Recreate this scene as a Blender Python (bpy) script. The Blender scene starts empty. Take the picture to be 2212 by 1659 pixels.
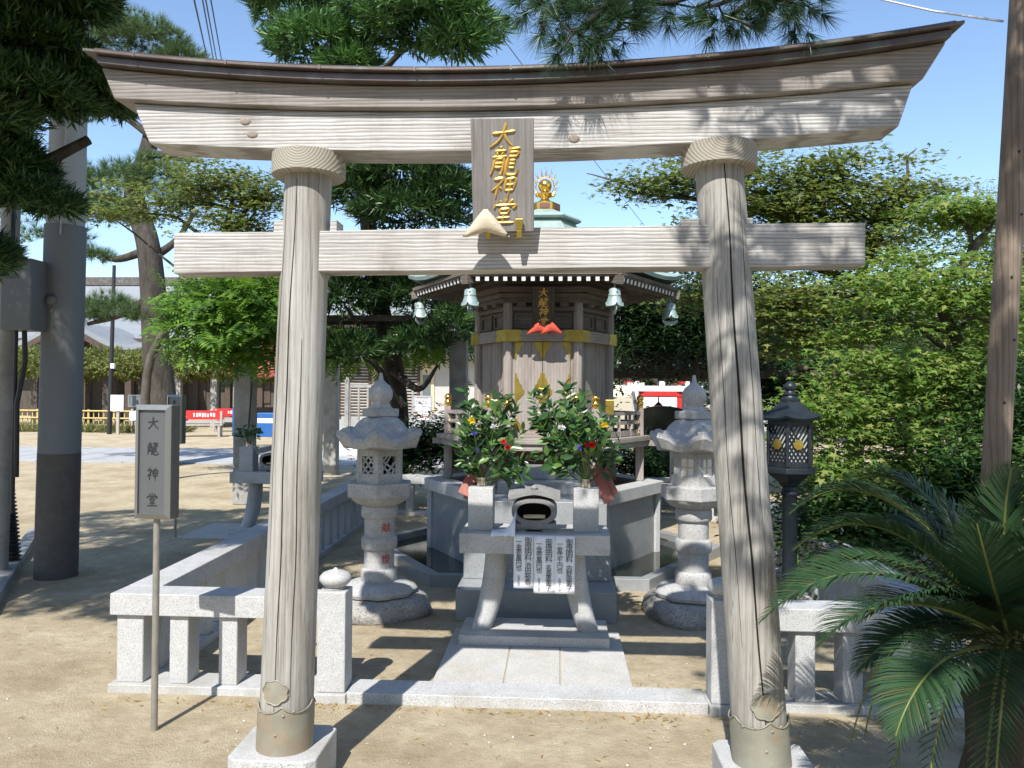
import bpy, math, random
import numpy as np
from mathutils import Vector, Matrix
SC = bpy.context.scene
COL = SC.collection
R_ = math.radians
rnd = random.Random(7)
rng = np.random.default_rng(11)
# ------------------------------------------------------------------ camera
TH, PT, RO, FPX, CX, CY = R_(3.3), R_(0.70), R_(0.45), 1720., 1106., 829.5
CAM = Vector((0, 0, 1.6))
FW = Vector((-math.sin(TH)*math.cos(PT), math.cos(TH)*math.cos(PT), math.sin(PT)))
R0 = Vector((math.cos(TH), math.sin(TH), 0)); U0 = R0.cross(FW)
RT = math.cos(RO)*R0 + math.sin(RO)*U0; UP = -math.sin(RO)*R0 + math.cos(RO)*U0
cd = bpy.data.cameras.new('camera'); cam = bpy.data.objects.new('camera', cd); COL.objects.link(cam)
cd.sensor_width = 36; cd.lens = 36*FPX/2212; cd.clip_end = 2000; cd.clip_start = .05
cam.matrix_world = Matrix(((RT.x, UP.x, -FW.x, CAM.x), (RT.y, UP.y, -FW.y, CAM.y), (RT.z, UP.z, -FW.z, CAM.z), (0, 0, 0, 1)))
SC.camera = cam
# ------------------------------------------------------------------ sky, sun, exposure
SUN_EL, SUN_AZ = R_(48.5), R_(12)      # shadows run away from the camera, 12 degrees to the right of +Y
world = bpy.data.worlds.new('World'); SC.world = world; world.use_nodes = True
wn = world.node_tree; bg = wn.nodes['Background']
sky = wn.nodes.new('ShaderNodeTexSky'); sky.sky_type = 'NISHITA'; sky.sun_disc = False
sky.sun_elevation = SUN_EL; sky.sun_rotation = R_(180) + SUN_AZ
sky.air_density = 1.0; sky.dust_density = 0.3; sky.ozone_density = 2.4; sky.altitude = 20
wn.links.new(sky.outputs[0], bg.inputs[0]); bg.inputs[1].default_value = 0.15
sl = bpy.data.lights.new('sun', 'SUN'); sl.energy = 4.8; sl.angle = R_(0.53); sl.color = (1, .965, .91)
sun = bpy.data.objects.new('sun', sl); COL.objects.link(sun)
SUNV = Vector((math.sin(SUN_AZ)*math.cos(SUN_EL), math.cos(SUN_AZ)*math.cos(SUN_EL), -math.sin(SUN_EL)))
sun.rotation_euler = SUNV.to_track_quat('-Z', 'Y').to_euler(); sun.location = (0, -5, 20)
SC.view_settings.view_transform = 'Standard'; SC.view_settings.look = 'None'
SC.view_settings.gamma = 1; SC.view_settings.exposure = 0.66
SC.cycles.max_bounces = 6; SC.cycles.transparent_max_bounces = 6
SC.cycles.use_denoising = True
# ------------------------------------------------------------------ pixel helpers (2212 px wide picture)
def ray(px, py): return FW + (px-CX)/FPX*RT + (CY-py)/FPX*UP
def W(px, py, d): return CAM + d*ray(px, py)
def GP(px, py, z=0.):
    r = ray(px, py); return CAM + r*((z-1.6)/r.z)
def PY(px, py, y):
    r = ray(px, py); return CAM + r*(y/r.y)
# ------------------------------------------------------------------ object helpers
def tag(o, label=None, cat=None, group=None, kind=None):
    if label: o['label'] = label
    if cat: o['category'] = cat
    if group: o['group'] = group
    if kind: o['kind'] = kind
    return o
def thing(name, label, cat, loc=(0, 0, 0), rz=0, group=None):
    o = bpy.data.objects.new(name, None); COL.objects.link(o); o.empty_display_size = .1
    o.location = loc; o.rotation_euler = (0, 0, rz)
    return tag(o, label, cat, group)
def link(name, me, m=None, parent=None, loc=None, rot=None):
    o = bpy.data.objects.new(name, me); COL.objects.link(o)
    if m is not None and not me.materials: me.materials.append(m)
    if parent: o.parent = parent
    if loc is not None: o.location = loc
    if rot is not None: o.rotation_euler = rot
    return o
def copy_tree(o, parent=None):
    c = o.copy(); COL.objects.link(c); c.parent = parent
    for ch in list(o.children): copy_tree(ch, c)
    return c
class MB:
    def __init__(s): s.v = []; s.f = []
    def add(s, vs, fs, M=None):
        b = len(s.v)
        s.v += [tuple(M @ Vector(v)) if M is not None else tuple(v) for v in vs]
        s.f += [tuple(i+b for i in f) for f in fs]; return s
    def box(s, x0, x1, y0, y1, z0, z1, M=None):
        return s.add([(x0,y0,z0),(x1,y0,z0),(x1,y1,z0),(x0,y1,z0),(x0,y0,z1),(x1,y0,z1),(x1,y1,z1),(x0,y1,z1)],
                     [(0,3,2,1),(4,5,6,7),(0,1,5,4),(1,2,6,5),(2,3,7,6),(3,0,4,7)], M)
    def bar(s, a, b, w, h, up=(0,0,1)):            # a rectangular bar from a to b
        a, b = Vector(a), Vector(b); t = (b-a).normalized(); u = Vector(up); r = t.cross(u)
        if r.length < 1e-5: r = t.cross(Vector((1,0,0)))
        r.normalize(); u = r.cross(t); vs = []
        for p in (a, b):
            vs += [p-r*w/2-u*h/2, p+r*w/2-u*h/2, p+r*w/2+u*h/2, p-r*w/2+u*h/2]
        return s.add(vs, [(0,1,2,3),(7,6,5,4),(0,4,5,1),(1,5,6,2),(2,6,7,3),(3,7,4,0)])
    def prism(s, poly, z0, z1, M=None):            # poly is counter-clockwise in xy
        n = len(poly)
        return s.add([(x,y,z0) for x,y in poly]+[(x,y,z1) for x,y in poly],
                     [tuple(range(n-1,-1,-1)), tuple(range(n,2*n))]+[(i,(i+1)%n,n+(i+1)%n,n+i) for i in range(n)], M)
    def rings(s, rings, cap0=True, cap1=True, closed=True, M=None):
        n = len(rings[0]); vs = [p for r in rings for p in r]; fs = []
        for k in range(len(rings)-1):
            for i in range(n if closed else n-1):
                j = (i+1) % n; fs.append((k*n+i, k*n+j, (k+1)*n+j, (k+1)*n+i))
        if cap0: fs.append(tuple(range(n-1,-1,-1)))
        if cap1: fs.append(tuple((len(rings)-1)*n+i for i in range(n)))
        return s.add(vs, fs, M)
    def lathe(s, prof, seg=24, c=(0,0,0), M=None, wob=None):
        R = []
        for k,(r,z) in enumerate(prof):
            R.append([(c[0]+(r if wob is None else r*wob(2*math.pi*i/seg, k))*math.cos(2*math.pi*i/seg),
                       c[1]+(r if wob is None else r*wob(2*math.pi*i/seg, k))*math.sin(2*math.pi*i/seg), c[2]+z) for i in range(seg)])
        return s.rings(R, M=M)
    def tube(s, path, rad, seg=8, cap=True):
        P = [Vector(p) for p in path]; n = len(P)
        if not hasattr(rad, '__len__'): rad = [rad]*n
        R = []; nrm = None
        for k in range(n):
            t = (P[min(k+1,n-1)]-P[max(k-1,0)])
            t = t.normalized() if t.length > 1e-9 else Vector((0,0,1))
            if nrm is None:
                nrm = t.cross(Vector((0,0,1)) if abs(t.z) < .9 else Vector((1,0,0))).normalized()
            else:
                nrm = (nrm - t*nrm.dot(t)).normalized()
            b = t.cross(nrm)
            R.append([P[k]+rad[k]*(math.cos(2*math.pi*i/seg)*nrm+math.sin(2*math.pi*i/seg)*b) for i in range(seg)])
        return s.rings(R, cap, cap)
    def mesh(s, name='m', smooth=None):
        me = bpy.data.meshes.new(name); me.from_pydata([tuple(v) for v in s.v], [], s.f); me.update()
        if smooth is not None:
            me.polygons.foreach_set('use_smooth', [True]*len(me.polygons))
            me.set_sharp_from_angle(angle=R_(smooth))
        return me
    def build(s, name, m, parent=None, smooth=None, bevel=0, loc=None, rot=None):
        o = link(name, s.mesh(name, smooth), m, parent, loc, rot)
        if bevel:
            b = o.modifiers.new('bevel', 'BEVEL'); b.width = bevel; b.segments = 2; b.limit_method = 'ANGLE'; b.angle_limit = R_(40)
        return o
def bez(p, n):
    p = [Vector(q) for q in p]; out = []
    for i in range(n+1):
        t = i/n; q = list(p)
        while len(q) > 1: q = [q[j].lerp(q[j+1], t) for j in range(len(q)-1)]
        out.append(q[0])
    return out
def spline(p, n=6):                                  # Catmull-Rom
    p = [Vector(q) for q in p]; p = [p[0]*2-p[1]]+p+[p[-1]*2-p[-2]]; out = []
    for i in range(1, len(p)-2):
        for k in range(n):
            t = k/n; a,b,c,d = p[i-1:i+3]
            out.append(.5*((2*b)+(c-a)*t+(2*a-5*b+4*c-d)*t*t+(3*b-a-3*c+d)*t**3))
    out.append(p[-2]); return out
# ------------------------------------------------------------------ materials
def nt(name):
    m = bpy.data.materials.new(name); m.use_nodes = True
    t = m.node_tree; return m, t, t.nodes['Principled BSDF'], t.nodes, t.links
def node(N, typ, **kw):
    n = N.new(typ)
    for k, v in kw.items():
        if k.startswith('i_'):
            k = k[2:]; n.inputs[int(k) if k.isdigit() else k.replace('_', ' ')].default_value = v
        else: setattr(n, k, v)
    return n
def ramp(N, L, src, stops):
    r = N.new('ShaderNodeValToRGB'); e = r.color_ramp.elements
    while len(e) < len(stops): e.new(.5)
    for k,(p,c) in enumerate(stops):
        e[k].position = p; e[k].color = (*c, 1) if len(c) == 3 else c
    L.new(src, r.inputs[0]); return r.outputs[0]
def mixc(N, L, fac, a, b, mode='MIX'):
    x = N.new('ShaderNodeMix'); x.data_type = 'RGBA'; x.blend_type = mode
    if hasattr(fac, 'links'): L.new(fac, x.inputs[0])
    else: x.inputs[0].default_value = fac
    for s, i in ((a, 6), (b, 7)):
        if hasattr(s, 'links'): L.new(s, x.inputs[i])
        else: x.inputs[i].default_value = (*s, 1)
    return x.outputs[2]
def M(name, c1, c2=None, scale=8., rough=.7, metal=0., bump=.0, bscale=60., stretch=(1,1,1), stain=None, sscale=1.5, samt=.5, speck=None, spscale=220., spth=(.36,.42), spec=.4, bdist=.01, rvar=0):
    m, t, P, N, L = nt(name)
    P.inputs['Roughness'].default_value = rough; P.inputs['Metallic'].default_value = metal; P.inputs['Specular IOR Level'].default_value = spec
    tc = N.new('ShaderNodeTexCoord'); mp = N.new('ShaderNodeMapping'); mp.inputs['Scale'].default_value = stretch
    L.new(tc.outputs['Object'], mp.inputs[0]); co = mp.outputs[0]
    if c2 is None: c2 = tuple(x*.8 for x in c1)
    n1 = node(N, 'ShaderNodeTexNoise', i_Scale=scale, i_Detail=7., i_Roughness=.6); L.new(co, n1.inputs[0])
    c = ramp(N, L, n1.outputs[0], [(.3, c2), (.7, c1)])
    if stain:
        n2 = node(N, 'ShaderNodeTexNoise', i_Scale=sscale, i_Detail=5., i_Roughness=.65); L.new(tc.outputs['Object'], n2.inputs[0])
        f = ramp(N, L, n2.outputs[0], [(.48, (0,0,0)), (.68, (samt,)*3)])
        c = mixc(N, L, f, c, stain)
    if speck:
        n3 = node(N, 'ShaderNodeTexNoise', i_Scale=spscale, i_Detail=2., i_Roughness=.5); L.new(tc.outputs['Object'], n3.inputs[0])
        f = ramp(N, L, n3.outputs[0], [(spth[0], (1,1,1)), (spth[1], (0,0,0))])
        c = mixc(N, L, f, c, speck)
    L.new(c, P.inputs['Base Color'])
    if rvar:
        r = ramp(N, L, n1.outputs[0], [(.3, (rough-rvar,)*3), (.7, (rough+rvar,)*3)]); L.new(r, P.inputs['Roughness'])
    if bump:
        nb = node(N, 'ShaderNodeTexNoise', i_Scale=bscale, i_Detail=6., i_Roughness=.65); L.new(co, nb.inputs[0])
        b = node(N, 'ShaderNodeBump', i_Strength=bump, i_Distance=bdist); L.new(nb.outputs[0], b.inputs['Height']); L.new(b.outputs[0], P.inputs['Normal'])
    return m
def wood(name, light, dark, axis='X', period=.018, dist=5., contrast=.7, rough=.75, tint=None, bump=.35, crack=0., fine=.5):
    """weathered timber: growth-ring bands running along one axis, fine fibre noise, grey and tan patches"""
    m, t, P, N, L = nt(name); P.inputs['Roughness'].default_value = rough; P.inputs['Specular IOR Level'].default_value = .25
    tc = N.new('ShaderNodeTexCoord'); mp = N.new('ShaderNodeMapping')
    k = .13
    mp.inputs['Scale'].default_value = {'X': (k,1,1), 'Y': (1,k,1), 'Z': (1,1,k)}[axis]
    L.new(tc.outputs['Object'], mp.inputs[0]); co = mp.outputs[0]
    wv = node(N, 'ShaderNodeTexWave', wave_type='BANDS', bands_direction={'X': 'Z', 'Y': 'X', 'Z': 'X'}[axis], i_Scale=.314/period, i_Distortion=dist)
    wv.inputs['Detail'].default_value = 2.5; wv.inputs['Detail Scale'].default_value = .22/period*.1; wv.inputs['Detail Roughness'].default_value = .55
    L.new(co, wv.inputs[0])
    mp2 = N.new('ShaderNodeMapping'); k2 = .02
    mp2.inputs['Scale'].default_value = {'X': (k2,1,1), 'Y': (1,k2,1), 'Z': (1,1,k2)}[axis]; L.new(tc.outputs['Object'], mp2.inputs[0])
    fb = node(N, 'ShaderNodeTexNoise', i_Scale=170., i_Detail=4., i_Roughness=.7); L.new(mp2.outputs[0], fb.inputs[0])
    big = node(N, 'ShaderNodeTexNoise', i_Scale=5., i_Detail=5., i_Roughness=.6); L.new(co, big.inputs[0])
    c = ramp(N, L, wv.outputs['Fac'], [(.0, light), (.62, light), (.95, tuple(l*(1-contrast)+d*contrast for l,d in zip(light,dark)))])
    c = mixc(N, L, ramp(N, L, fb.outputs[0], [(.35, (fine,)*3), (.6, (0,0,0))]), c, dark)
    if tint: c = mixc(N, L, ramp(N, L, big.outputs[0], [(.42, (0,0,0)), (.66, (.6,)*3)]), c, tint)
    wn_ = node(N, 'ShaderNodeTexNoise', i_Scale=2.3, i_Detail=6., i_Roughness=.7); mpw = N.new('ShaderNodeMapping'); mpw.inputs['Scale'].default_value = {'X': (1,1,.45), 'Y': (1,1,.45), 'Z': (2.2,2.2,.5)}[axis]; L.new(tc.outputs['Object'], mpw.inputs[0]); L.new(mpw.outputs[0], wn_.inputs[0])
    c = mixc(N, L, 1., c, ramp(N, L, wn_.outputs[0], [(.33,(.66,.63,.59)),(.5,(.93,.92,.90)),(.64,(1.06,1.06,1.06))]), 'MULTIPLY')
    h = wv.outputs['Fac']
    if crack:
        mp3 = N.new('ShaderNodeMapping'); k3 = .012
        mp3.inputs['Scale'].default_value = {'X': (k3,1,1), 'Y': (1,k3,1), 'Z': (1,1,k3)}[axis]; L.new(tc.outputs['Object'], mp3.inputs[0])
        ck = node(N, 'ShaderNodeTexNoise', i_Scale=26., i_Detail=3., i_Roughness=.6); L.new(mp3.outputs[0], ck.inputs[0])
        cf = ramp(N, L, ck.outputs[0], [(.485, (0,0,0)), (.4985, (crack,)*3), (.5015, (crack,)*3), (.515, (0,0,0))])
        c = mixc(N, L, cf, c, (.02,.017,.014))
    L.new(c, P.inputs['Base Color'])
    ad = node(N, 'ShaderNodeMath', operation='ADD'); L.new(h, ad.inputs[0]); L.new(fb.outputs[0], ad.inputs[1])
    b = node(N, 'ShaderNodeBump', i_Strength=bump, i_Distance=.004, invert=True); L.new(ad.outputs[0], b.inputs['Height']); L.new(b.outputs[0], P.inputs['Normal'])
    return m
def leafmat(name, cols, trans=.3, rough=.45, spec=.4, tcol=None):
    m, t, P, N, L = nt(name); P.inputs['Roughness'].default_value = rough; P.inputs['Specular IOR Level'].default_value = spec
    g = N.new('ShaderNodeNewGeometry')
    c = ramp(N, L, g.outputs['Random Per Island'], [(i/(len(cols)-1), c) for i,c in enumerate(cols)])
    L.new(c, P.inputs['Base Color'])
    tr = N.new('ShaderNodeBsdfTranslucent'); mx = N.new('ShaderNodeMixShader'); mx.inputs[0].default_value = trans
    if tcol: L.new(mixc(N, L, .6, c, tcol), tr.inputs[0])
    else: L.new(c, tr.inputs[0])
    L.new(P.outputs[0], mx.inputs[1]); L.new(tr.outputs[0], mx.inputs[2]); L.new(mx.outputs[0], N['Material Output'].inputs[0])
    return m
granite = M('granite', (.51,.51,.50), (.42,.42,.415), scale=14, rough=.62, speck=(.20,.20,.205), spscale=260, spth=(.38,.45), bump=.12, bscale=160, stain=(.31,.29,.24), sscale=3.4, samt=.6, bdist=.003)
granite_smooth = M('granite_polished', (.31,.325,.33), (.25,.262,.268), scale=10, rough=.32, speck=(.14,.14,.15), spscale=190, bump=.04, bscale=120, stain=(.26,.27,.26), sscale=2, samt=.5, bdist=.002)
granite_paving = M('granite_paving', (.50,.49,.46), (.42,.41,.385), scale=9, rough=.75, speck=(.19,.185,.18), spscale=140, bump=.25, bscale=170, stain=(.40,.35,.27), sscale=2.6, samt=.55, bdist=.003)
lantern_stone = M('lantern_stone', (.46,.455,.44), (.37,.365,.355), scale=10, rough=.8, speck=(.17,.17,.17), spscale=150, bump=.3, bscale=130, stain=(.25,.245,.22), sscale=4, samt=.55, bdist=.004)
burner_stone = M('shaded_stone', (.27,.265,.255), (.19,.187,.18), scale=10, rough=.85, speck=(.10,.10,.10), spscale=180, bump=.3, bscale=130, bdist=.004)  # lantern stone colour darkened for the shade on the burner
rock = M('hewn_stone', (.42,.40,.37), (.27,.26,.24), scale=16, rough=.9, speck=(.14,.14,.14), spscale=90, bump=.9, bscale=28, bdist=.02)
beam_wood = wood('weathered_beam', (.545,.538,.525), (.19,.168,.15), 'X', .0145, 3.2, .66, tint=(.33,.315,.29), bump=.3, crack=.35)
kasagi_wood = wood('browned_shaded_beam', (.34,.315,.295), (.13,.112,.10), 'X', .0145, 3., .5, tint=(.23,.205,.185), bump=.25)  # older brown timber, darkened further for the shade under the copper cap
pillar_wood = wood('weathered_pillar', (.405,.395,.368), (.19,.17,.148), 'Z', .026, 4.5, .34, tint=(.265,.252,.222), bump=.2, crack=.4, fine=.42)
def end_grain():
    m, t, P, N, L = nt('end_grain_wood'); P.inputs['Roughness'].default_value = .85
    tc = N.new('ShaderNodeTexCoord'); mp = N.new('ShaderNodeMapping'); mp.inputs['Location'].default_value = (0,0,-.02); L.new(tc.outputs['Object'], mp.inputs[0])
    wv = node(N, 'ShaderNodeTexWave', wave_type='RINGS', rings_direction='Y', i_Scale=30., i_Distortion=1.5); wv.inputs['Detail'].default_value = 2.; wv.inputs['Detail Scale'].default_value = 1.; L.new(mp.outputs[0], wv.inputs[0])
    n = node(N, 'ShaderNodeTexNoise', i_Scale=14., i_Detail=5.); L.new(tc.outputs['Object'], n.inputs[0])
    c = ramp(N, L, wv.outputs['Fac'], [(.35,(.36,.33,.27)),(.95,(.22,.195,.155))]); c = mixc(N, L, ramp(N, L, n.outputs[0], [(.4,(0,0,0)),(.7,(.6,)*3)]), c, (.28,.25,.20)); L.new(c, P.inputs['Base Color'])
    b = node(N, 'ShaderNodeBump', i_Strength=.3, i_Distance=.003, invert=True); L.new(wv.outputs['Fac'], b.inputs['Height']); L.new(b.outputs[0], P.inputs['Normal']); return m
end_wood = end_grain()
plaque_wood = wood('grey_plaque', (.30,.285,.28), (.16,.148,.145), 'Z', .034, 9.0, .32, bump=.08)
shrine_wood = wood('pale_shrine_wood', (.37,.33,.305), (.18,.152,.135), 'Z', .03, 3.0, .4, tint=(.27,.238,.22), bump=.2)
eave_wood = wood('weathered_shaded_eave_wood', (.19,.165,.145), (.09,.075,.065), 'X', .03, 3.0, .4, tint=(.135,.115,.10), bump=.2)  # weathered shrine wood with the shade under the eaves put into its colour
shrine_woodx = wood('pale_shrine_rail', (.37,.33,.30), (.18,.152,.135), 'X', .03, 3.0, .4, tint=(.27,.238,.215), bump=.2)
dark_wood = wood('dark_wood', (.10,.085,.07), (.04,.033,.028), 'Z', .03, 3.0, .4, bump=.2)
post_wood = wood('brown_post', (.29,.23,.18), (.14,.108,.085), 'Z', .02, 4., .6, tint=(.20,.158,.125), bump=.3)
brownred_wood = M('red_brown_wood', (.20,.085,.065), (.14,.06,.048), scale=6, stretch=(1,1,.1), rough=.6)
copper_brown = M('brown_copper', (.165,.13,.115), (.10,.08,.072), scale=7, rough=.42, metal=.55, stain=(.24,.34,.30), sscale=5, samt=.45, bump=.08)
patina = M('copper_patina', (.30,.39,.36), (.21,.29,.27), scale=12, rough=.65, stain=(.16,.19,.17), sscale=5, samt=.5, bump=.1)
bell_bronze = M('bell_bronze', (.36,.46,.45), (.27,.36,.35), scale=14, rough=.5, metal=.25, stain=(.20,.26,.24), sscale=9, samt=.5, bump=.08)
sleeve_copper = M('sleeve_copper', (.30,.29,.23), (.20,.20,.16), scale=9, rough=.6, metal=.2, stain=(.30,.18,.10), sscale=6, samt=.6, bump=.1)
gold = M('gold', (.95,.62,.16), (.80,.48,.09), scale=12, rough=.24, metal=1.)
dull_gold = M('dull_gold', (.50,.38,.09), (.40,.29,.055), scale=9, rough=.36, metal=.85, stain=(.24,.19,.06), sscale=7, samt=.45)
gold_leaf = M('gold_leaf', (.72,.47,.12), (.50,.30,.06), scale=30, rough=.35, metal=.45)
stainless = M('stainless', (.30,.31,.315), (.27,.28,.285), scale=3, stretch=(30,30,.6), rough=.36, metal=.8, bump=.03)
pole_steel = M('sign_pole', (.34,.32,.28), (.26,.245,.215), scale=20, rough=.5, metal=.5)
ink = M('black_ink', (.022,.022,.025), rough=.6)
red_ink = M('red_paint', (.48,.07,.05), rough=.7)
bronze = M('dark_bronze', (.035,.045,.055), (.022,.028,.035), scale=15, rough=.42, metal=.5, bump=.1)
frosted = M('frosted_glass', (.50,.52,.50), rough=.5)
concrete = M('concrete', (.42,.43,.43), (.33,.34,.34), scale=4, rough=.85, bump=.15, bscale=90, stain=(.27,.27,.26), sscale=1.2, samt=.6)
concrete_old = M('old_concrete', (.36,.35,.325), (.25,.24,.22), scale=6, rough=.9, bump=.4, bscale=40, stain=(.15,.145,.13), sscale=2.5, samt=.7)
pole_wrap = M('pole_wrap', (.10,.092,.083), (.07,.065,.06), scale=12, rough=.7, bump=.2)
black_plastic = M('black_plastic', (.02,.02,.022), rough=.5)
cable_mat = M('cable', (.03,.03,.033), rough=.6)
white_cable = M('white_cable', (.62,.62,.62), rough=.5)
box_grey = M('grey_steel_box', (.14,.145,.145), (.11,.115,.115), scale=3, rough=.5)
paper = M('paper', (.82,.82,.84), (.77,.77,.80), scale=5, rough=.8)
white_paint = M('white_paint', (.78,.78,.77), (.70,.70,.69), scale=4, rough=.55)
red_paint = M('red_lacquer', (.55,.035,.03), (.44,.025,.025), scale=4, rough=.45)
red_cloth = M('red_cloth', (.62,.10,.06), (.50,.07,.045), scale=20, rough=.85, bump=.3, bscale=50)
cream_cloth = M('cream_cloth', (.58,.52,.41), (.50,.42,.31), scale=7, rough=.85, bump=.3, bscale=60, stain=(.55,.38,.28), sscale=9, samt=.5)
board_red = M('red_board', (.36,.13,.095), (.29,.10,.075), scale=6, stretch=(6,6,.6), rough=.6)
bark = M('bark', (.085,.072,.058), (.03,.026,.021), scale=9, stretch=(1,1,.3), rough=.95, bump=1., bscale=22, bdist=.03)
bark_grey = M('grey_bark', (.12,.105,.085), (.06,.05,.04), scale=8, stretch=(1,1,.4), rough=.95, bump=.8, bscale=24, bdist=.02)
bamboo = M('yellow_bamboo', (.62,.46,.17), (.48,.34,.12), scale=9, rough=.5)
tile_grey = M('grey_roof', (.25,.265,.28), (.19,.205,.22), scale=2, stretch=(.3,1,6), rough=.6, bump=.2, bscale=3)
cream_wall = M('cream_plaster', (.62,.52,.34), (.56,.47,.31), scale=2, rough=.85)
pale_wall = M('pale_wall', (.46,.44,.40), (.40,.385,.35), scale=2, rough=.85)
shutter_wood = M('shutter_wood', (.085,.058,.042), (.055,.038,.028), scale=6, rough=.7)
blue_plastic = M('blue_plastic', (.02,.11,.33), (.015,.09,.28), scale=3, rough=.4)
grey_board = M('grey_board', (.13,.15,.15), (.10,.12,.12), scale=3, rough=.6)
bench_wood = M('bench_wood', (.40,.36,.32), (.30,.27,.24), scale=7, rough=.8)
black_stone = M('black_stone', (.025,.027,.026), (.018,.02,.019), scale=12, rough=.12, spec=.6)
dark_interior = M('dark_interior', (.012,.011,.01), rough=.9)
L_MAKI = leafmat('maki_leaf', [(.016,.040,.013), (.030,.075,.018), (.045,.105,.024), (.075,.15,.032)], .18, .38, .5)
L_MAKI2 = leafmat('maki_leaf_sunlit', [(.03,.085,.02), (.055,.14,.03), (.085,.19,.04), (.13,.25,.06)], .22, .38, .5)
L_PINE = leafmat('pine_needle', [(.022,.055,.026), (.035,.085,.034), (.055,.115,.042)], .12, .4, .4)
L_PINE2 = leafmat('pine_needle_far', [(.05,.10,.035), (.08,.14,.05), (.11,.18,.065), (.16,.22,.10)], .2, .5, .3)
L_MAPLE = leafmat('maple_leaf', [(.06,.12,.025), (.10,.19,.032), (.16,.26,.05), (.23,.31,.075), (.28,.28,.085)], .42, .5, .3, (.32,.46,.07))
L_MAPLE2 = leafmat('maple_leaf_olive', [(.075,.115,.03), (.125,.18,.042), (.18,.235,.06), (.25,.225,.08)], .4, .5, .3, (.28,.34,.06))
L_SHRUB = leafmat('shrub_leaf', [(.015,.04,.012), (.028,.07,.018), (.045,.10,.022), (.07,.14,.03)], .25, .4, .4)
L_DARK = leafmat('shaded_evergreen_leaf', [(.010,.026,.009), (.018,.042,.012), (.028,.06,.016)], .15, .45, .35)  # evergreen green deepened to stand for foliage in shade
L_WIST = leafmat('wisteria_leaf', [(.04,.10,.018), (.07,.16,.022), (.11,.22,.03), (.18,.30,.04)], .42, .42, .35, (.25,.42,.04))
L_TRELLIS = leafmat('trellis_leaf', [(.10,.14,.035), (.15,.19,.045), (.20,.21,.06), (.25,.23,.09)], .3, .6, .2)
L_BOUQ = leafmat('bouquet_leaf', [(.016,.045,.014), (.026,.07,.02), (.04,.10,.026), (.07,.15,.036), (.14,.24,.06)], .25, .32, .5)
L_CYCAD = leafmat('cycad_leaflet', [(.018,.044,.018), (.026,.062,.024), (.034,.078,.03), (.03,.07,.027), (.04,.088,.034), (.03,.07,.026), (.085,.09,.04)], .12, .5, .28)
L_GRASS = leafmat('dry_grass', [(.14,.17,.05), (.20,.21,.08), (.26,.24,.12)], .3, .7, .2)
# ------------------------------------------------------------------ ground
def sand_material():
    m, t, P, N, L = nt('sandy_ground'); P.inputs['Roughness'].default_value = .95; P.inputs['Specular IOR Level'].default_value = .1
    tc = N.new('ShaderNodeTexCoord'); co = tc.outputs['Object']
    a = node(N, 'ShaderNodeTexNoise', i_Scale=1.3, i_Detail=9., i_Roughness=.68); L.new(co, a.inputs[0])
    b = node(N, 'ShaderNodeTexNoise', i_Scale=9., i_Detail=8., i_Roughness=.7); L.new(co, b.inputs[0])
    d = node(N, 'ShaderNodeTexNoise', i_Scale=120., i_Detail=4., i_Roughness=.7); L.new(co, d.inputs[0])
    c = ramp(N, L, a.outputs[0], [(.36, (.375,.295,.19)), (.5, (.50,.415,.285)), (.62, (.58,.50,.355))])
    c = mixc(N, L, ramp(N, L, b.outputs[0], [(.35, (.55,)*3), (.62, (0,0,0))]), c, (.33,.27,.17))
    c = mixc(N, L, ramp(N, L, d.outputs[0], [(.30, (.8,)*3), (.40, (0,0,0))]), c, (.17,.125,.075))
    c = mixc(N, L, ramp(N, L, d.outputs[0], [(.62, (0,0,0)), (.70, (.5,)*3)]), c, (.55,.48,.37))
    L.new(c, P.inputs['Base Color'])
    ad = node(N, 'ShaderNodeMath', operation='MULTIPLY_ADD'); L.new(b.outputs[0], ad.inputs[0]); ad.inputs[1].default_value = 2.; L.new(d.outputs[0], ad.inputs[2])
    bp = node(N, 'ShaderNodeBump', i_Strength=.8, i_Distance=.02); L.new(ad.outputs[0], bp.inputs['Height']); L.new(bp.outputs[0], P.inputs['Normal'])
    return m
sand = sand_material()
g = MB().add([(-400,-300,0),(400,-300,0),(400,600,0),(-400,600,0)], [(0,1,2,3)]).build('ground', sand); tag(g, 'sandy tan packed ground of the shrine precinct', kind='structure')
# stone path far left, slab by slab
path = MB().box(-30, -1.2, 17.1, 21.5, -.05, .004).build('path', concrete_old); tag(path, 'pale stone paved path crossing the sandy ground', kind='structure')
path_stone = M('path_stone', (.41,.41,.405), (.30,.305,.31), scale=3, rough=.85, bump=.2, bscale=20, stain=(.42,.37,.30), sscale=.9, samt=.5)
x = -29.8
while x < -1.6:
    w = rnd.uniform(.9, 1.6); y = 17.15
    while y < 21.3:
        h = rnd.uniform(.7, 1.1); h = min(h, 21.45-y)
        if h > .25: MB().box(x+.015, x+w-.015, y+.015, y+h-.015, 0, .02+rnd.uniform(0,.006)).build('slab', path_stone, path)
        y += h
    x += w
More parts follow.
